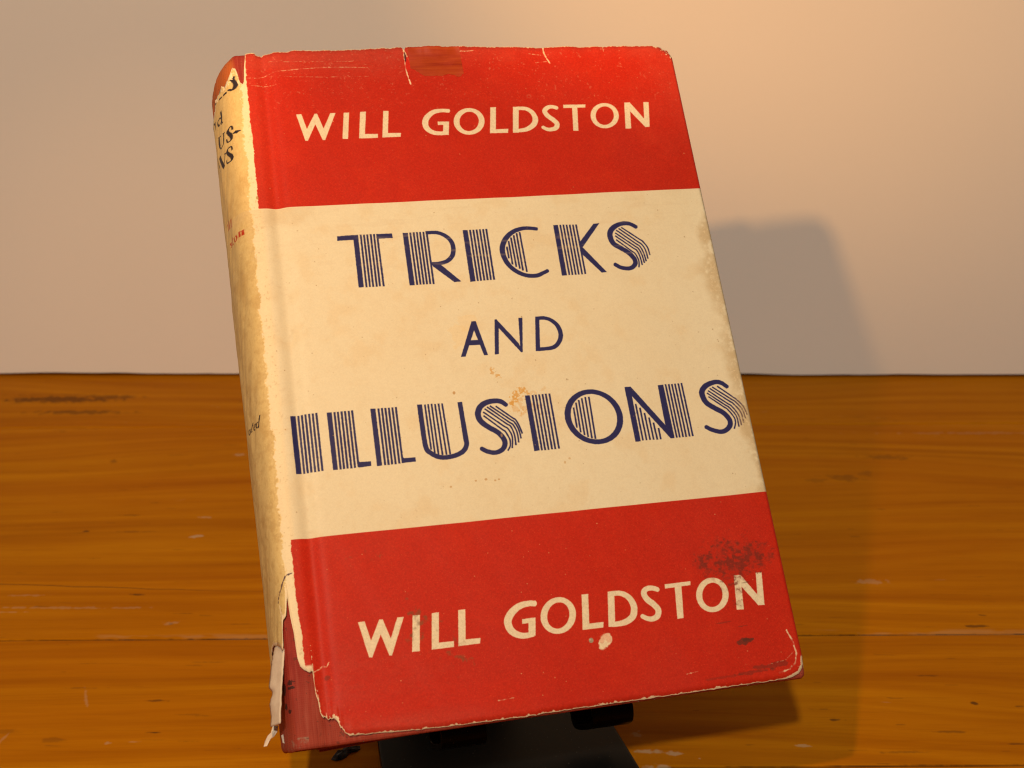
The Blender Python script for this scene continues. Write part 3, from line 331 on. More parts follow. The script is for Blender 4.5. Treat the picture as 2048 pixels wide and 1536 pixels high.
def paint_jacket():
    Wd, Hh = int((A1-A0)*PX), int((B1-B0)*PX); shp = (Hh, Wd)
    a = (np.arange(Wd, dtype=np.float32)+.5)/PX+A0; v = (np.arange(Hh, dtype=np.float32)+.5)/PX+B0
    A = np.broadcast_to(a, shp); Vv = np.broadcast_to(v[:, None], shp)
    def lay(img, mask, col):
        img += mask[..., None]*(np.array(col, np.float32)-img); return img
    img = np.zeros((Hh, Wd, 3), np.float32); img[:] = (.735, .695, .53)
    big = fbm(shp, 260, 4); mid = fbm(shp, 60, 4); sm = fbm(shp, 16, 3); tiny = fbm(shp, 5, 2); grain = rng.normal(0, 1, shp).astype(np.float32)
    stre = fbm(shp, 10, 3, ax=6)
    # foxing and toning of the paper
    lay(img, np.clip(.06+.20*big, 0, 1)*.5, (.66, .50, .26)); lay(img, .22*ss(.15, .9, mid), (.68, .52, .29)); lay(img, .10*ss(0, .9, sm), (.62, .50, .32))
    # ---- red bands (upper and lower)
    hinge = -.15 + .12*f1(v, 91, 7)[:, None] + .10*n1(v, 95, .8)[:, None]
    hinge = hinge - .5*ss(170, 158, v)[:, None]*0
    tb = 140.2 + .0*A + .05*n1(a, 101, 9)[None, :] + .5*ss(4, 0, A)*0
    bb = 48.2 + .05*n1(a, 103, 9)[None, :]
    aa = .06
    # the print is cut back at the hinge by scuffing
    hsc = np.where(Vv > 100, .55*ss(165, 140, Vv)*0-.1, .15*ss(40, 10, Vv)+.1)
    x0 = hinge + hsc + .12*tiny
    # hinge line of the lower band leans with the photographed edge
    x0 = x0 + np.where(Vv < 60, .6*ss(36, 14, Vv), 0)
    red_up = ss(tb-aa, tb+aa, Vv); red_lo = ss(bb+aa, bb-aa, Vv)
    red = np.clip(red_up+red_lo, 0, 1)*ss(x0-aa, x0+aa, A)
    rc = np.zeros_like(img); rc[:] = (.48, .021, .008)
    lay(rc, .35*ss(-.1, .9, mid), (.55, .030, .010)); lay(rc, .3*ss(.1, .9, big), (.43, .020, .010))
    # rubbed, chalky zones: top strip on the left, lower left corner, along edges
    rub = .75*ss(178, 188, Vv + 3*mid)*ss(90, 30, A)*ss(-1, .6, stre+.4) + .45*ss(183, 189, Vv+2*mid)
    rub = rub + .45*ss(26, 0, Vv+8*mid)*ss(50, 4, A + 8*mid)*ss(-.6, .9, sm+stre+.5) + .45*ss(5, 0, Vv)*ss(70, 15, A)
    rub = rub + .35*ss(9, 2, A-x0+1.5*mid)*red_up + .08*ss(.2, 1, big) + .45*ss(108, 126, A+6*mid)*red_up*ss(140, 175, Vv)
    lay(rc, np.clip(rub, 0, 1)*.42, (.47, .075, .050))
    lay(rc, .5*ss(4.5, 1.0, np.abs(Vv-5.0+1.2*mid))*ss(6, 12, A)*ss(70, 36, A), (.52, .020, .006))
    lay(rc, .4*ss(.8, 1.4, tiny+.5*sm)*ss(160, 186, Vv), (.66, .22, .14))
    lay(rc, np.clip(ss(1.7, 3.4, grain)*.45, 0, 1), (.80, .26, .09)); lay(rc, np.clip(ss(1.7, 3.6, -grain)*.4, 0, 1), (.40, .015, .010))
    img = img*(1-red[..., None]) + rc*red[..., None]
    def spot(x, y, rx, ry, amt, col, ang=0., rg=.5, ns=None):
        R = 2.3*max(rx, ry); j0, j1 = int((x-R-A0)*PX), int((x+R-A0)*PX); i0, i1 = int((y-R-B0)*PX), int((y+R-B0)*PX)
        s = np.s_[max(i0, 0):i1, max(j0, 0):min(j1, Wd)]; dx = A[s]-x; dy = Vv[s]-y; c, sn = math.cos(ang), math.sin(ang)
        ns_ = (sm if ns is None else ns)[s]
        d = np.sqrt(((dx*c+dy*sn)/rx)**2+((-dx*sn+dy*c)/ry)**2)+rg*ns_
        img[s] += (amt*ss(1.08, .85, d))[..., None]*(np.array(col, np.float32)-img[s])
    # ---- stains
    tan = (.76, .58, .30)
    spot(52.2, 103.0, 2.8, 2.4, .30, tan, rg=.35); spot(49.4, 99.4, 2.4, 3.6, .30, tan, rg=.35); spot(52.2, 103.0, 2.2, 1.9, .12, (.76, .68, .50), rg=.35)
    for x, y, r1, r2, am in [(64.3,82.5,1.1,.8,.95),(64.9,81.6,.9,1.0,.8),(62.4,81.4,.8,.9,.95),(61.4,79.7,1.0,.9,.95),(60.8,79.0,.9,.7,.9),(63.4,80.0,1.9,.5,.5),(61.7,77.2,.9,1.2,.45),(63.7,75.9,1.1,.7,.5),(64.6,77.5,1.3,.5,.35),(66.0,81.0,1.6,.7,.35),(67.7,77.2,1.2,1.5,.4),(62.9,78.6,.5,1.6,.4),(70.0,82.3,.8,.4,.3)]:
        spot(x, y, r1, r2, am*.9, (.64, .37, .10), ang=.4, rg=.9, ns=tiny)
    # ---- lettering
    inks = {'b': (.003, .006, .105), 'k': (.012, .012, .060), 'r': (.50, .040, .018), 'w': (.76, .68, .51)}
    wob = .030*tiny
    cov = {k: np.zeros(shp, np.float32) for k in inks}
    for kind, col, pts, ws, smooth in LET:
        if len(pts) in (4, 5):
            a_, b_, c_ = (np.array(q_) for q_ in pts[:3])
            if np.hypot(*(b_-a_)) > 2.2*np.hypot(*(c_-b_)): pts = [pts[0]]+[list(a_+(b_-a_)*t_) for t_ in (.3, .6, .85)]+pts[1:]
        P = catmull(pts, 6) if smooth and len(pts) > 2 else np.array(pts, float)
        wid = np.interp(np.linspace(0, 1, len(P)), np.linspace(0, 1, len(ws)), ws) if len(ws) > 1 else np.full(len(P), ws[0] if ws[0] else 0)
        if len(pts) == 2 and P[:, 0].mean() > -2: wid = wid*1.42
        elif len(pts) in (4, 5, 7, 8) and kind == 'S' and wid.max() < .6 and P[:, 0].mean() > -2: wid = wid*1.3
        if col == 'r': wid = wid*.68
        mx = (wid.max()*3 if kind == 'S' else 0)+.3
        j0 = max(int((P[:, 0].min()-mx-A0)*PX), 0); j1 = int((P[:, 0].max()+mx-A0)*PX)+2; i0 = int((P[:, 1].min()-mx-B0)*PX); i1 = int((P[:, 1].max()+mx-B0)*PX)+2
        s = np.s_[i0:i1, j0:j1]; X = A[s]; Y = Vv[s]
        if P[:, 0].mean() < -2.6: X = X*.36; P = P*np.array([.36, 1.]); wid = wid*1.35      # spine faces: condensed letters with heavy stems
        if kind == 'S':
            D = np.full(X.shape, 9., np.float32)
            last = len(P)-2
            closed = np.allclose(P[0], P[-1], atol=.05)
            for q in range(len(P)-1):
                p0, p1 = P[q], P[q+1]; d = p1-p0; L2 = max(d@d, 1e-9)
                t = ((X-p0[0])*d[0]+(Y-p0[1])*d[1])/L2; tc = np.clip(t, 0, 1)
                dist = np.hypot(X-p0[0]-tc*d[0], Y-p0[1]-tc*d[1]) - .5*(wid[q]*(1-tc)+wid[q+1]*tc)
                Lq = math.sqrt(L2)
                if not closed:
                    if q == 0: dist = np.maximum(dist, -t*Lq)
                    if q == last: dist = np.maximum(dist, (t-1)*Lq)
                D = np.minimum(D, dist)
        else:
            inside = np.zeros(X.shape, bool); D = np.full(X.shape, 9., np.float32); Q = len(P)
            for q in range(Q):
                p0, p1 = P[q], P[(q+1) % Q]; d = p1-p0; L2 = max(d@d, 1e-9)
                tc = np.clip(((X-p0[0])*d[0]+(Y-p0[1])*d[1])/L2, 0, 1)
                D = np.minimum(D, np.hypot(X-p0[0]-tc*d[0], Y-p0[1]-tc*d[1]))
                cr = (p0[1] > Y) != (p1[1] > Y)
                xi = p0[0]+(Y-p0[1])*(p1[0]-p0[0])/(p1[1]-p0[1] if abs(p1[1]-p0[1]) > 1e-9 else 1e-9)
                inside ^= cr & (X < xi)
            D = np.where(inside, -D, D)
        cov[col][s] = np.maximum(cov[col][s], np.clip(.5-(D+wob[s])*PX*.9, 0, 1))
    paper = np.zeros_like(img); paper[:] = (.75, .67, .50); lay(paper, .2*ss(0, 1, sm), (.66, .52, .33))
    img = img*(1-cov['w'][..., None]) + paper*cov['w'][..., None]
    for k in 'bkr':
        c = np.zeros_like(img); c[:] = inks[k]; lay(c, np.clip(ss(2.2, 3.8, grain)*.5, 0, 1), (.25, .22, .27)); lay(c, .30*ss(.2, 1.2, sm), (.020, .026, .12) if k != 'r' else (.6, .12, .06))
        img = img*(1-.97*cov[k][..., None]) + c*.97*cov[k][..., None]
    # ---- spine panel toning: darker golden paper with a ragged pale shoulder
    bnd = -2.1 - .0030*(190-Vv)*0 + .35*f1(v, 111, 5)[:, None] + .35*tiny + .25*sm
    bnd = bnd - .5*ss(150, 110, Vv)*ss(40, 110, Vv)*.4
    spn = ss(bnd+.12, bnd-.12, A)
    tone = np.zeros_like(img); tone[:] = (.86, .72, .44)
    lay(tone, .62*ss(-.35, .8, sm+.4*mid+.25*tiny)*ss(200, 60, Vv), (.62, .47, .27)); lay(tone, .35*ss(.1, .8, fbm(shp, 9, 3, ax=.35)), (.60, .44, .22)); tone = tone*.8+np.array((.74, .58, .33), np.float32)*.2; lay(tone, .30*ss(.2, 1, tiny), (.96, .84, .56)); lay(tone, .4*ss(.1, 1.1, mid), (.60, .46, .25))
    img = img*(1-spn[..., None]) + img*tone*1.04*spn[..., None]
    # bright worn rim where the toning stops, and grime flecks on the shoulder
    rim = ss(.34, .05, np.abs(A-bnd+.08)); lay(img, .55*rim*ss(-.8, .6, sm), (.92, .76, .42))
    sh = ss(bnd, bnd+.3, A)*ss(1.6, -.1, A); lay(img, sh*.6*(1-red), (.84, .72, .48))
    lay(img, sh*ss(.65, 1.2, tiny+.5*sm)*.35*(1-red), (.42, .32, .17))
    lay(img, ss(.5, 1.3, sm)*ss(3.2, .8, np.abs(A-3.6))*.35*(1-red)*(1-cov['b'])*(Vv < 140), (.52, .42, .28))
    lay(img, .16*ss(3.0, .5, np.abs(A-3.2+.4*mid))*(1-red)*(1-cov['b'])*(Vv < 140), (.50, .40, .26))  # hinge soil and groove shade painted together as a soft darker strip
    # ---- soiled fore edge of the cream band
    wid_ = 2.0 + 5*ss(140, 112, Vv)*ss(40, 112, Vv)
    soil = (1-red)*ss(126.8-wid_, 126.6, A+1.6*mid)*(Vv < 140.1)*(Vv > 48)
    lay(img, .50*soil*ss(-.9, .5, sm+mid*.5+.3), (.40, .28, .12)); lay(img, .40*soil*ss(.55, 1.0, tiny+.3*sm), (.80, .70, .50))
    gr = ss(126.2, 127.2, A)*(1-red)*(Vv < 140)*(Vv > 48); lay(img, .5*gr, (.30, .24, .14))
    lay(img, .30*ss(134, 139, Vv+3*mid)*ss(22, 4, A)*(1-red)*(Vv < 140), (.55, .44, .28)); lay(img, .12*ss(.3, 1, stre)*(1-red)*(Vv > 120)*(Vv < 140), (.55, .45, .32))
    for x, y in [(56.9,89.0),(57.1,88.1),(58.1,87.2),(58.8,87.0)]: spot(x, y, .5, .42, .7, (.62, .36, .10), rg=.9, ns=tiny)
    spot(45.8, 83.1, .42, .5, .8, (.45, .25, .08)); spot(56.8, 70.3, .3, .5, .5, (.5, .32, .14)); spot(72.6, 61.4, .3, .4, .6, (.5, .3, .1)); spot(74, 62.4, .35, .3, .5, (.5, .3, .1))
    for x, y in [(48.3,58.8),(51,58.9),(53.4,58.4),(54.4,58.6),(41.6,57.8)]: spot(x, y, .35, .3, .7, (.48, .28, .10))
    spot(-.4, 143.5, .3, .45, .8, (.40, .22, .07)); spot(1.2, 77, .4, .35, .7, (.5, .3, .12))
    r = np.random.default_rng(3)
    for _ in range(260):
        x, y = r.uniform(-12, 126), r.uniform(50, 139); s_ = r.uniform(.06, .2); spot(x, y, s_, s_*r.uniform(.5, 1.4), r.uniform(.2, .75), (.33, .23, .12), rg=.2)
    for _ in range(130):
        x = r.uniform(1, 126); y = r.choice([r.uniform(0, 48), r.uniform(141, 188)]); s_ = r.uniform(.06, .17); spot(x, y, s_, s_, r.uniform(.2, .6), (.80, .45, .22), rg=.2)
    # black scuffs, lower right
    blk = fbm(shp, 7.5, 3, ax=1.2); env = np.exp(-(((A-112.5)/8.5)**2+((Vv-31.5)/6.5)**2)) + .65*np.exp(-(((A-121)/5)**2+((Vv-31)/4)**2)) + .7*np.exp(-(((A-104.6)/2.2)**2+((Vv-31.5)/2.5)**2)) + .55*np.exp(-(((A-112)/3.2)**2+((Vv-22)/6)**2))
    lay(img, .72*ss(.95, 1.75, blk*.9+env*1.25)*ss(.05, .3, env), (.050, .022, .016))
    lay(img, .55*ss(.2, 1.3, blk*.6+sm*.3+env)*ss(.08, .6, env), (.27, .030, .018))
    env = .9*np.exp(-(((A-29)/5)**2+((Vv-26)/8)**2)) + .7*np.exp(-(((A-38)/4)**2+((Vv-16)/6)**2)) + .4*np.exp(-(((A-18)/9)**2+((Vv-42)/3)**2)) + .35*np.exp(-(((A-30)/8)**2+((Vv-52)/2.5)**2))
    b2 = fbm(shp, 13, 3)
    lay(img, .66*ss(.85, 1.7, b2+env)*ss(.08, .4, env), (.18, .075, .032))
    for x, y, rx, ry, am in [(112.2,9.6,2.2,.7,.8),(113.4,9.9,1.6,.4,.8),(112.8,13.5,1.5,.15,.5),(108,15,2,.2,.4),(118,2.6,5,.7,.5),(113,1.6,5,.5,.45),(105,1.3,5,.35,.3),(116,24.6,1.2,.2,.5),(5.6,13.6,.5,.5,.55)]:
        spot(x, y, rx, ry, am, (.10, .030, .020), ang=.02, rg=.6)
    # picked-off paper and a grey dot under the lower name
    spot(74.9, 13.6, 1.5, 2.6, .95, (.80, .70, .50), ang=-.75, rg=.3); spot(74.7, 14.6, 1.3, 1.4, .35, (.66, .12, .06), rg=1.2); spot(71.7, 14.6, .62, .62, .95, (.33, .30, .22), rg=.1); spot(71.5, 14.8, .25, .25, .5, (.6, .55, .42), rg=.1)
    def crease(pts, wdt, amt, col, rag=.5):
        P = np.array(pts, float); j0, j1 = int((P[:, 0].min()-1.5-A0)*PX), int((P[:, 0].max()+1.5-A0)*PX); i0, i1 = int((P[:, 1].min()-1.5-B0)*PX), int((P[:, 1].max()+1.5-B0)*PX)
        s = np.s_[i0:i1, j0:j1]; D = np.full(A[s].shape, 9., np.float32)
        for p0, p1 in zip(P[:-1], P[1:]):
            d = p1-p0; t = np.clip(((A[s]-p0[0])*d[0]+(Vv[s]-p0[1])*d[1])/max(d@d, 1e-9), 0, 1); D = np.minimum(D, np.hypot(A[s]-p0[0]-t*d[0], Vv[s]-p0[1]-t*d[1]))
        m = amt*ss(wdt*.5+.05, wdt*.5-.05, D+.12*tiny[s])*(1-rag*ss(-.2, .6, sm[s])); img[s] += m[..., None]*(np.array(col, np.float32)-img[s])
    wh = (.82, .64, .42)
    crease([(0,181.4),(2.5,181.4),(5,182.2),(8,183.2),(13,183.7),(22,184.2),(34,183.8)], .16, .45, wh, .8)
    crease([(6,186.6),(12,186.3),(20,186.2),(30,186)], .11, .25, wh, 1); crease([(10,181.5),(20,181),(34,180.8)], .1, .2, wh, 1); crease([(1,179),(8,178.8)], .15, .4, wh, .8)
    crease([(45.0,190.5),(45.1,187),(45.0,183),(45.4,180),(45.9,177.7)], .26, .95, (.86, .72, .50), .1)
    crease([(45.2,189),(47,184),(48.2,182.2),(51.4,181.9)], .28, .85, wh, .2); crease([(51.4,181.9),(55,187.6)], .2, .35, wh, .3)
    spot(46.0, 184.6, .9, 2.6, .9, (.60, .022, .012), ang=-.25, rg=.2); spot(45.3, 186.8, .25, 1.6, .9, (.06, .012, .03), rg=.2)
    crease([(55,188.2),(60,188.4),(66,188.8)], .16, .8, wh, .3); crease([(86.9,189.6),(87.0,187.2),(87.6,185.4),(88.2,184)], .28, .85, wh, .35)
    crease([(82,187.4),(86.8,186.6)], .14, .5, wh, .5); crease([(84,184.2),(87.3,184.5)], .12, .35, wh, .5); crease([(105.2,189.3),(105.5,187.5)], .2, .6, wh, .3)
    crease([(2.2,15.2),(4.0,15.9),(4.6,16.5),(5.6,16.2),(6.2,17.2)], .22, .7, wh, .9); crease([(95,3.3),(98,3.6)], .12, .5, wh); crease([(46,2.9),(50,3.1)], .14, .6, wh, .3)
    crease([(119.6,.6),(122.6,1.2),(124.5,2.6),(125.3,5.0),(125.0,8.0),(124.0,11.0)], .38, .8, (.78, .66, .46), .95); crease([(117,3),(122,3.6),(124.6,5.4)], .12, .35, wh, .9)
    # slit near the foot of the spine, its shadow painted as a dark line
    crease([(-.5,39.9),(-2.0,39.5),(-3.0,38.0),(-3.9,36.2),(-5.0,34.6),(-5.6,33.2)], .30, .95, (.05, .02, .05), 0)
    # ---- bare paper along every torn edge
    et = edge_top(a)[None, :]; eb = edge_bot(a)[None, :]
    wtop = .10+.12*ss(.3, 1.2, tiny+.3) + .55*ss(4, 1, np.abs(A-124.5))*ss(-.3, .6, tiny) + 1.0*(A < -2.3)*ss(-.9, .5, sm+tiny) + .1*ss(3, 0, np.abs(A))
    wbot = .16+.42*ss(-.1, .8, sm)*ss(-.6, .4, tiny) + .5*ss(5, 1, np.abs(A-124.5)) + .45*(A < 1.3)*(Vv > 14) + .22*ss(-.1, .7, sm+tiny)*(A < 12)
    # distance to the edge measured across it where it runs steeply
    sl_t = np.sqrt(1+np.clip(np.gradient(et[0], 1/PX), -9, 9)**2)[None, :]; sl_b = np.sqrt(1+np.clip(np.gradient(eb[0], 1/PX), -9, 9)**2)[None, :]
    e = np.maximum(ss(wtop+.06, wtop-.02, (et-Vv)/sl_t), ss(wbot+.06, wbot-.02, (Vv-eb)/sl_b))
    # the strip of jacket left of the tear stays bare paper
    lay(img, .93*e, (.84, .72, .50))
    lay(img, .9*ss(17.3, 16.6, Vv)*ss(-.2, .3, A)*ss(2.6, 2.0, A)*ss(14.6, 15.2, Vv), (.82, .72, .52))
    g2 = fbm(shp, 3.2, 2)
    img *= (1+(.022*grain+.028*g2)*(1-red) + (.05*grain+.085*g2)*red)[..., None]
    return make_image('jacket_print', np.dstack([to_srgb(img), np.ones(shp, np.float32)]).astype(np.float32))

def jacket_material():
    g = NT('printed_jacket_paper'); im = g.n('ShaderNodeTexImage', image=paint_jacket(), extension='EXTEND', interpolation='Cubic'); uvn = g.n('ShaderNodeUVMap', uv_map='UVMap')
    g.l(uvn.outputs['UV'], im.inputs['Vector'])
    v = g.coord('Object'); fib = g.noise(v, 900, 3, .6); soft = g.noise(v, 60, 3, .5)
    geo = g.n('ShaderNodeNewGeometry')
    c = g.mix(geo.outputs['Backfacing'], im.outputs['Color'], (.74, .64, .50))
    g.l(c, g.b.inputs['Base Color']); g.l(g.math('ADD', g.math('MULTIPLY', soft, .18), .42), g.b.inputs['Roughness'])
    g.set(Specular_IOR_Level=.13); g.bump(g.math('ADD', g.math('MULTIPLY', fib, .35), soft), .16, .00025)
    return g.m
JM = jacket_material()

def jacket_patch(cols, rows, vb, vt, lift=0.0):
    P = []; T = []
    for k, a in enumerate(cols):
        v = vb[k]+(vt[k]-vb[k])*rows; u, n = surf(np.full_like(v, a), v, -lift)
        # torn edges stand a little off the cloth
        up = (.55*ss(5, 0, v-vb[k])*(.6+.5*n1(a, 77, 1.7))*float(ss(16, 8, a))*float(ss(-16, -10, a)) + .35*ss(3.5, 0, vt[k]-v)*(.5+.8*n1(a, 78, 2.3))*float(ss(-16, -10, a))*float(ss(127, 122, a)))
        th_ = float(np.interp(np.clip(U0-a, 0, _arc[-1]), _arc, _th)) if a < U0 else 0.
        if a < 126: u = u-up*math.sin(th_); n = n+up*math.cos(th_)
        P += list(np.c_[u, v, n]); T += list(np.c_[(np.full_like(v, a)-A0)/(A1-A0), (v-B0)/(B1-B0)])
    return np.array(P), np.array(T), grid_faces(len(cols), len(rows))

def build_jacket():
    ab = U0-_arc[-1]
    cols = np.unique(np.round(np.r_[np.arange(ab-100, ab, 6), np.arange(ab, -19, 1.0), np.arange(-19, 10.01, .16), np.arange(10, 124, .8), np.arange(124, 130.2, .2), np.arange(130.2, 175, 4)], 3))
    tt = np.linspace(0, 1, 120); rows = tt
    P, T, F = jacket_patch(cols, rows, edge_bot(cols), edge_top(cols))
    o = bobj('dust_jacket', P, F, JM, uvs=T)
    md = o.modifiers.new('paper', 'SOLIDIFY'); md.thickness = .00016; md.offset = -1
    tag(o, 'chipped red and cream paper jacket with blue lettering')
    return o
jacket = build_jacket()

# ------------------------------------------------------------------ old tape across the tear at the head
def build_tape():
    g = NT('brown_tape'); v = g.coord('Object', (60, 900, 300)); s1 = g.noise(v, 1, 4, .6); b = g.noise(g.coord('Object'), 140, 4, .6)
    c = g.ramp(s1, [(.3, (.27, .020, .003)), (.55, (.38, .046, .005)), (.8, (.46, .085, .014))]); c = g.mix(g.math('MULTIPLY', g.math('SUBTRACT', b, .42), 1.8), c, (.45, .055, .03))
    g.l(c, g.b.inputs['Base Color']); g.set(Roughness=.38, Specular_IOR_Level=.4); g.bump(b, .25, .0002)
    cols = np.arange(46.4, 61.7, .3); vb = 180.5+.35*n1(cols, 7, 2.4)+np.where(cols < 50.4, (50.4-cols)*.7, 0)+.12*n1(cols, 9, .7)-.3*(cols > 59); vt = edge_top(cols)-.03
    vb = np.where(cols > 60.9, vb+.5, vb)
    P, T, F = jacket_patch(cols, np.linspace(0, 1, 24), vb, vt, .05)
    P[:, 0] += .028*(P[:, 1]-185)*-1*(P[:, 0] > 58)
    o = bobj('tape_patch', P, F, g.m, jacket); tag(o, 'brownish strip of old tape over the tear at the top edge')
build_tape()

# ------------------------------------------------------------------ curled flap hanging from the foot of the spine panel
def build_flap():
    g = NT('jacket_inner_paper'); v = g.coord('Object'); f = g.noise(v, 350, 4, .6)
    g.l(g.ramp(f, [(.3, (.62, .52, .42)), (.7, (.74, .66, .55))]), g.b.inputs['Base Color']); g.set(Roughness=.7, Specular_IOR_Level=.2); g.bump(f, .3, .0003)
    vs = np.linspace(24.2, 4.6, 46)
    Lx = np.interp(-vs, -np.array([24.2,21.9,18.3,15.9,13.8,12.9,12.0,10.5,7.5,4.6]), [-6.0,-6.7,-7.5,-7.9,-8.3,-7.7,-7.7,-8.3,-8.4,-8.5])
    Rg = np.interp(-vs, [-24.2, -22.9, -16.4, -10.5, -4.5], [-5.2, -5.3, -6.3, -7.2, -7.6]); Rx = np.interp(-vs, [-24.2, -21.6, -18.8, -14.7, -10, -4.3], [-4.3, -4.1, -4.5, -5.1, -5.8, -6.6])
    P = []
    for i, vv in enumerate(vs):
        w_ = .16*n1(vv, 31, 1.1)+.07*n1(vv, 35, .45)
        lx, rg, rx = Lx[i]+w_, Rg[i], Rx[i]+.08*n1(vv, 33, .9)
        for t in np.linspace(0, 1, 5): P.append((lx+(rg-lx)*t, vv, -9+3.6*t**.7))
        for t in (.25, .5, .75, 1): P.append((rg+(rx-rg)*t, vv, -5.4+3.2*t))
    F = grid_faces(len(vs), 9)
    o = bobj('torn_flap', P, F, g.m, jacket); md = o.modifiers.new('paper', 'SOLIDIFY'); md.thickness = .00022; tag(o, 'curled strip torn from the foot of the spine paper')
    def shred(pts, nn, name='paper_shred'):
        k = len(pts); V0 = [(x, y, nn+.5*n1(x*3+y, 5, 1)) for x, y in pts]; V1 = [(x+.05, y, z-.25) for x, y, z in V0]
        Fc = [tuple(range(k)), tuple(range(2*k-1, k-1, -1))]+[(i, (i+1) % k, k+(i+1) % k, k+i)[::-1] for i in range(k)]
        bobj(name, V0+V1, Fc, g.m, jacket, smooth=False)
    shred([(-8.0,5.2),(-6.7,5.1),(-7.1,3.6),(-8.0,2.6),(-8.8,2.2),(-9.2,1.4),(-9.8,.6),(-10.6,.6),(-10.2,1.8),(-9.4,3.0),(-8.6,3.6)], -12)
    shred([(-6.2,2.6),(-5.5,2.9),(-5.2,1.9),(-4.8,1.1),(-5.3,.3),(-6.0,.9)], -11)
    shred([(-5.2,.4),(-4.6,.1),(-4.4,-.8),(-5.0,-1.4),(-5.5,-.7)], -11)
build_flap()

# ------------------------------------------------------------------ binding: boards, cloth, text block
def cloth_material():
    g = NT('faded_red_cloth'); v = g.coord('Object'); wx = g.n('ShaderNodeTexWave', bands_direction='X'); wy = g.n('ShaderNodeTexWave', bands_direction='Y')
    for w_ in (wx, wy): w_.inputs['Scale'].default_value = 620; w_.inputs['Distortion'].default_value = 1.2; g.l(v, w_.inputs['Vector'])
    weave = g.math('MAXIMUM', wx.outputs['Fac'], wy.outputs['Fac']); sm = g.noise(v, 170, 4, .6); big = g.noise(v, 45, 3, .5)
    sep = g.n('ShaderNodeSeparateXYZ'); g.l(v, sep.inputs[0])
    base = g.ramp(sm, [(.3, (.22, .012, .008)), (.7, (.31, .028, .018))])  # red darkened all over to carry the shade of the flap
    # head and tail of the spine are sunned to orange
    head = g.math('MULTIPLY', g.math('SMOOTH_MIN', g.math('MAXIMUM', g.math('MULTIPLY', g.math('SUBTRACT', sep.outputs['Y'], .172), 110), 0), 1, .1), g.math('MINIMUM', g.math('MAXIMUM', g.math('MULTIPLY', g.math('SUBTRACT', g.math('MULTIPLY', sm, .0022), g.math('ADD', sep.outputs['X'], .0042)), 700), 0), 1))
    tail = g.math('MINIMUM', g.math('MAXIMUM', g.math('MULTIPLY', g.math('SUBTRACT', .016, sep.outputs['Y']), 90), 0), 1)
    c = g.mix(g.math('MULTIPLY', head, .85), base, (.44, .125, .022)); c = g.mix(g.math('MULTIPLY', tail, g.math('MULTIPLY', big, .8)), c, (.32, .062, .030))
    c = g.mix(g.math('MULTIPLY', g.math('SUBTRACT', big, .52), 1.6), c, (.34, .06, .045)); c = g.mix(g.math('MULTIPLY', weave, .12), c, (.42, .10, .07))
    fibre = g.noise(g.coord('Object', (1400, 60, 1400)), 1, 4, .6); c = g.mix(g.math('MULTIPLY', g.math('MAXIMUM', g.math('SUBTRACT', fibre, .50), 0), 1.2), c, (.48, .15, .11)); c = g.mix(g.math('MULTIPLY', g.math('MAXIMUM', g.math('SUBTRACT', .46, fibre), 0), 1.5), c, (.10, .012, .014))
    # bumped grey corner at the foot
    low = g.math('MULTIPLY', g.math('LESS_THAN', sep.outputs['Y'], .0006), g.math('LESS_THAN', sep.outputs['X'], -.0002)); gm = g.math('MINIMUM', g.math('MAXIMUM', g.math('MULTIPLY', g.math('SUBTRACT', g.noise(v, 520, 5, .7), .50), 6), 0), 1)
    c = g.mix(g.math('MULTIPLY', g.math('MULTIPLY', low, gm), .75), c, (.30, .22, .17))
    c = g.mix(g.math('MULTIPLY', g.math('GREATER_THAN', g.noise(v, 700, 3), .66), .6), c, (.10, .03, .02))
    wob = g.noise(v, 1500, 2)
    for cx, cy, cz, sx, sy in MARKS:
        vm = g.n('ShaderNodeVectorMath', operation='SUBTRACT'); g.l(v, vm.inputs[0]); vm.inputs[1].default_value = (cx*MM, cy*MM, cz*MM)
        vs_ = g.n('ShaderNodeVectorMath', operation='MULTIPLY'); g.l(vm.outputs[0], vs_.inputs[0]); vs_.inputs[1].default_value = (500, 1/(sy*MM), 1/(sx*MM))
        ln = g.n('ShaderNodeVectorMath', operation='LENGTH'); g.l(vs_.outputs[0], ln.inputs[0])
        c = g.mix(g.math('MULTIPLY', g.math('LESS_THAN', g.math('ADD', ln.outputs['Value'], g.math('MULTIPLY', wob, 1.6)), 1.75), .85), c, (.02, .012, .012))
    g.l(c, g.b.inputs['Base Color']); g.set(Roughness=.72, Specular_IOR_Level=.25); g.bump(g.math('ADD', weave, sm), .30, .00015)
    return g.m
MARKS = [(-3.74, 13.6, -1.4, .8, .7), (-3.76, 12.4, -1.4, .9, .4), (-4.9, 12.4, -4.3, 1.0, 1.3), (-4.27, 7.0, -2.4, .8, .5), (-4.9, 8.4, -4.2, 1.1, .7)]
CM = cloth_material()
def cloth_strip(name, cols, v0, v1, thick, inset=.35, nr=60, label=None):
    t = np.linspace(0, 1, nr); t = .5-.5*np.cos(np.pi*t)
    P = []
    for a in cols:
        vb = v0(a); vt = v1(a); v = vb+(vt-vb)*t; u, n = surf(np.full_like(v, a), v, inset)
        # turned-in, rounded head and tail
        edge = np.minimum(v-vb, vt-v); rr = .9*(1-np.sqrt(np.clip(1-(1-np.clip(edge/1.2, 0, 1))**2, 0, 1)))
        th = np.interp(np.clip(U0-a, 0, _arc[-1]), _arc, _th) if a < U0 else 0.
        if a < U0: u = u+rr*math.sin(th); n = n-rr*math.cos(th)
        else: n = n-rr
        P += list(np.c_[u, v, n])
    o = bobj(name, P, grid_faces(len(cols), nr), CM)
    md = o.modifiers.new('board', 'SOLIDIFY'); md.thickness = thick*MM; md.offset = -1
    if label: tag(o, label)
    return o
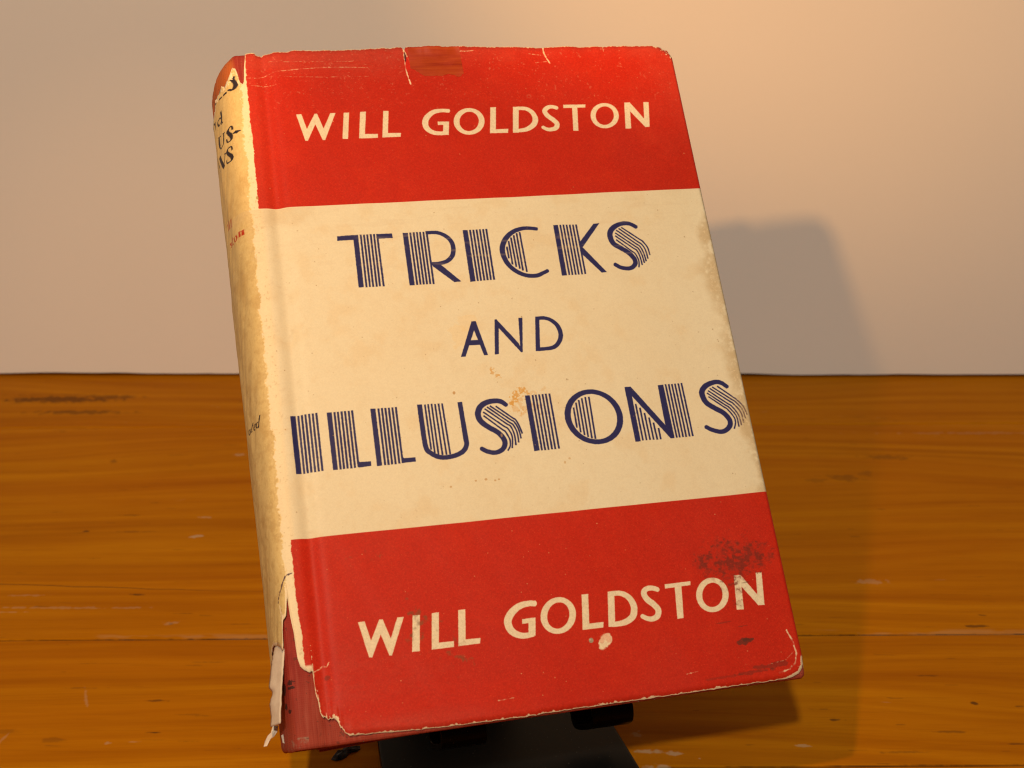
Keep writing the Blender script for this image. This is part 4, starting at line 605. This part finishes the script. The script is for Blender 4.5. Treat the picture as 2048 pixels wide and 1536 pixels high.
ab = U0-_arc[-1]
def foot(a): return -2.3 + 1.4*float(ss(-7, -24, a)) + 1.2*float(ss(-24, -44, a)) - .25*float(np.exp(-((a-1)/2.5)**2))
def head_(a): return 189.6 - 1.2*float(np.exp(-((a+12)/9)**2)*0) - .8*float(ss(-3, -6, a))

def case_foot(a):
    if a < U0: return foot(a)
    return float(np.interp(a, [-2.5, 15, 30, 60, 100, 125.6, 127.4], [foot(-2.5), -2.35, -2.2, -1.95, -1.6, -1.45, -.6]))
def case_head(a): return head_(a) if a < 3 else 189.3-3.6*float(ss(123.5, 127.5, a))
cloth_strip('cloth_cover', np.r_[np.arange(ab-8, ab, 2), np.arange(ab, 12, .5), np.arange(12, 125.5, 2.0), np.arange(125.5, 127.9, .3)], case_foot, case_head, .8, label='faded red cloth showing where the jacket is torn away')
def box(name, u0, u1, v0, v1, n0, n1_, mat, bev=.5):
    bm = bmesh.new(); bmesh.ops.create_cube(bm, size=1)
    for q in bm.verts: q.co = Vector(((u0+u1)/2+q.co.x*(u1-u0), (v0+v1)/2+q.co.y*(v1-v0), (n0+n1_)/2+q.co.z*(n1_-n0)))*MM
    bmesh.ops.bevel(bm, geom=bm.edges[:], offset=bev*MM, segments=3, affect='EDGES'); me = bpy.data.meshes.new(name); bm.to_mesh(me); bm.free(); me.materials.append(mat)
    o = bpy.data.objects.new(name, me); COL.objects.link(o); o.parent = book; return o
box('front_board', 7.0, 126.6, -1.35, 188.6, -3.6, -1.35, CM, .4)
bb_ = box('back_board', 3.2, 127.2, -.6, 192, -38.1, -35.3, CM, .7)
for q in bb_.data.vertices: q.co.y += (q.co.x-.003)/.124*.0064
def pages():
    g = NT('page_edges'); v = g.coord('Object', (30, 30, 5200)); f = g.noise(v, 1, 3, .6)
    g.l(g.ramp(f, [(.3, (.42, .34, .22)), (.7, (.70, .60, .42))]), g.b.inputs['Base Color']); g.set(Roughness=.85); g.bump(f, .6, .0003)
    # rounded back, concave fore edge
    pr = []
    for t in np.linspace(0, 1, 17): s_ = math.sin(math.pi*t); pr.append((3.0-5.2*s_, -3.4-31.6*t))
    for t in np.linspace(1, 0, 17): s_ = math.sin(math.pi*t); pr.append((123.5-3.5*s_, -3.4-31.6*t))
    k = len(pr); P = [(u, 3.2+(u-3)/120*2.5-n*.08, n) for u, n in pr]+[(u, 186.2, n) for u, n in pr]
    F = [(i, (i+1) % k, k+(i+1) % k, k+i) for i in range(k)]+[tuple(range(k))[::-1], tuple(range(k, 2*k))]
    bobj('page_block', P, F, g.m, smooth=False)
pages()

# ------------------------------------------------------------------ easel
def plastic():
    g = NT('black_gloss_plastic'); v = g.coord('Object'); f = g.noise(v, 700, 2); d = g.math('GREATER_THAN', g.noise(v, 1900, 2, .5), .745)
    c = g.mix(g.math('MULTIPLY', d, .6), (.006, .006, .006), (.22, .20, .15)); g.l(c, g.b.inputs['Base Color']); g.set(Roughness=.3, Specular_IOR_Level=.05); g.bump(f, .04, .0002)
    g.l(g.math('ADD', g.math('MULTIPLY', d, .4), .28), g.b.inputs['Roughness'])
    return g.m
PM = plastic()
easel = bpy.data.objects.new('easel', None); COL.objects.link(easel); easel.matrix_world = Matrix.Translation((0, .35, 0))
tag(easel, 'small black plastic display easel holding up the book', 'easel')
EI = easel.matrix_world.inverted()
def sweep(name, path, w0, w1, thick):
    """ribbon of given thickness along path of (n, v), width from u=w0 to w1, in the book frame"""
    P = catmull(path, 5); d = np.gradient(P, axis=0); d /= np.linalg.norm(d, axis=1)[:, None]; nr = np.c_[-d[:, 1], d[:, 0]]*thick/2
    ring = np.r_[P+nr, (P-nr)[::-1]]; k = len(ring)
    bm = bmesh.new(); A_ = [bm.verts.new(tuple(np.array((w0, y, x))*MM)) for x, y in ring]; B_ = [bm.verts.new(tuple(np.array((w1, y, x))*MM)) for x, y in ring]
    m = len(P)
    for i in range(k): bm.faces.new((A_[i], A_[(i+1) % k], B_[(i+1) % k], B_[i]))
    for i in range(m-1):
        bm.faces.new((A_[i], A_[k-1-i], A_[k-2-i], A_[i+1])); bm.faces.new((B_[i], B_[i+1], B_[k-2-i], B_[k-1-i]))
    bmesh.ops.recalc_face_normals(bm, faces=bm.faces[:])
    me = bpy.data.meshes.new(name); bm.to_mesh(me); bm.free(); me.materials.append(PM)
    o = bpy.data.objects.new(name, me); COL.objects.link(o); o.parent = easel; o.matrix_parent_inverse = EI @ BOOK
    bv = o.modifiers.new('edge', 'BEVEL'); bv.width = .0003; bv.segments = 2; bv.limit_method = 'ANGLE'
    return o
hook = [(-41.2, 8), (-41.0, 1), (-40.2, -1.6), (-37.5, -2.9), (-30, -3.9), (-23, -4.3), (-19.8, -3.9), (-18.4, -2.2), (-18.2, .2), (-18.2, 1.6)]
for a, b in ((33.6, 45.4), (73.6, 84.8)): sweep('support_hook', hook, a, b, 1.7)
# leaning back plate
sweep('back_plate', [(-40.8, 8.6), (-40.8, 60), (-40.8, 125)], 26, 93, 2.0)
def ground_poly(name, pts, z0, z1, bev=.0008):
    bm = bmesh.new(); vs = [bm.verts.new((x*MM, y*MM-.35, z0*MM)) for x, y in pts]; f = bm.faces.new(vs)
    r = bmesh.ops.extrude_face_region(bm, geom=[f]); bmesh.ops.translate(bm, vec=(0, 0, (z1-z0)*MM), verts=[q for q in r['geom'] if isinstance(q, bmesh.types.BMVert)])
    bmesh.ops.recalc_face_normals(bm, faces=bm.faces[:]); me = bpy.data.meshes.new(name); bm.to_mesh(me); bm.free(); me.materials.append(PM)
    o = bpy.data.objects.new(name, me); COL.objects.link(o); o.parent = easel
    bv = o.modifiers.new('edge', 'BEVEL'); bv.width = bev; bv.segments = 3; bv.limit_method = 'ANGLE'; return o
ground_poly('base_plate', [(-31, 262), (41, 276), (43.5, 281), (34.7, 299.2), (29.4, 318.2), (14, 385), (8, 392), (-44, 380), (-47, 373), (-37, 309.8), (-35, 299.2), (-33.5, 266)], .2, 4.0)
ground_poly('back_foot', [(-34, 372), (0, 380), (-6, 402), (-40, 394)], 4.2, 60)

# ------------------------------------------------------------------ crumbs
def crumb():
    g = NT('dark_crumb'); f = g.noise(g.coord('Object'), 900, 3); g.l(g.ramp(f, [(.35, (.012, .011, .016)), (.7, (.075, .080, .090))]), g.b.inputs['Base Color']); g.set(Roughness=.8); g.bump(f, .7, .0004)
    out = [(-50.2,308.6),(-49.4,310.6),(-48.0,312.2),(-46.6,313.2),(-45.4,313.0),(-44.6,314.6),(-43.9,313.8),(-42.8,315.0),(-42.6,313.6),(-43.2,312.4),(-44.6,312.0),(-45.4,311.4),(-45.9,309.8),(-47.2,308.4),(-48.8,307.9)]
    k = len(out); cx, cy = -46.6, 311.4; r = np.random.default_rng(8)
    P = [(x, y, .15) for x, y in out]+[(cx+(x-cx)*.7, cy+(y-cy)*.7, 1.0+r.uniform(-.3, .6)) for x, y in out]+[(cx, cy, 1.4)]
    P = [((x-cx)*MM, (y-cy)*MM, z*MM) for x, y, z in P]
    F = [(i, (i+1) % k, k+(i+1) % k, k+i) for i in range(k)]+[(k+i, k+(i+1) % k, 2*k) for i in range(k)]+[tuple(range(k))[::-1]]
    o = mesh_obj('dark_scrap', P, F, g.m); o.location = (cx*MM, cy*MM, 0)
    tag(o, 'small ragged dark scrap lying on the boards left of the easel foot', 'scrap')
crumb()
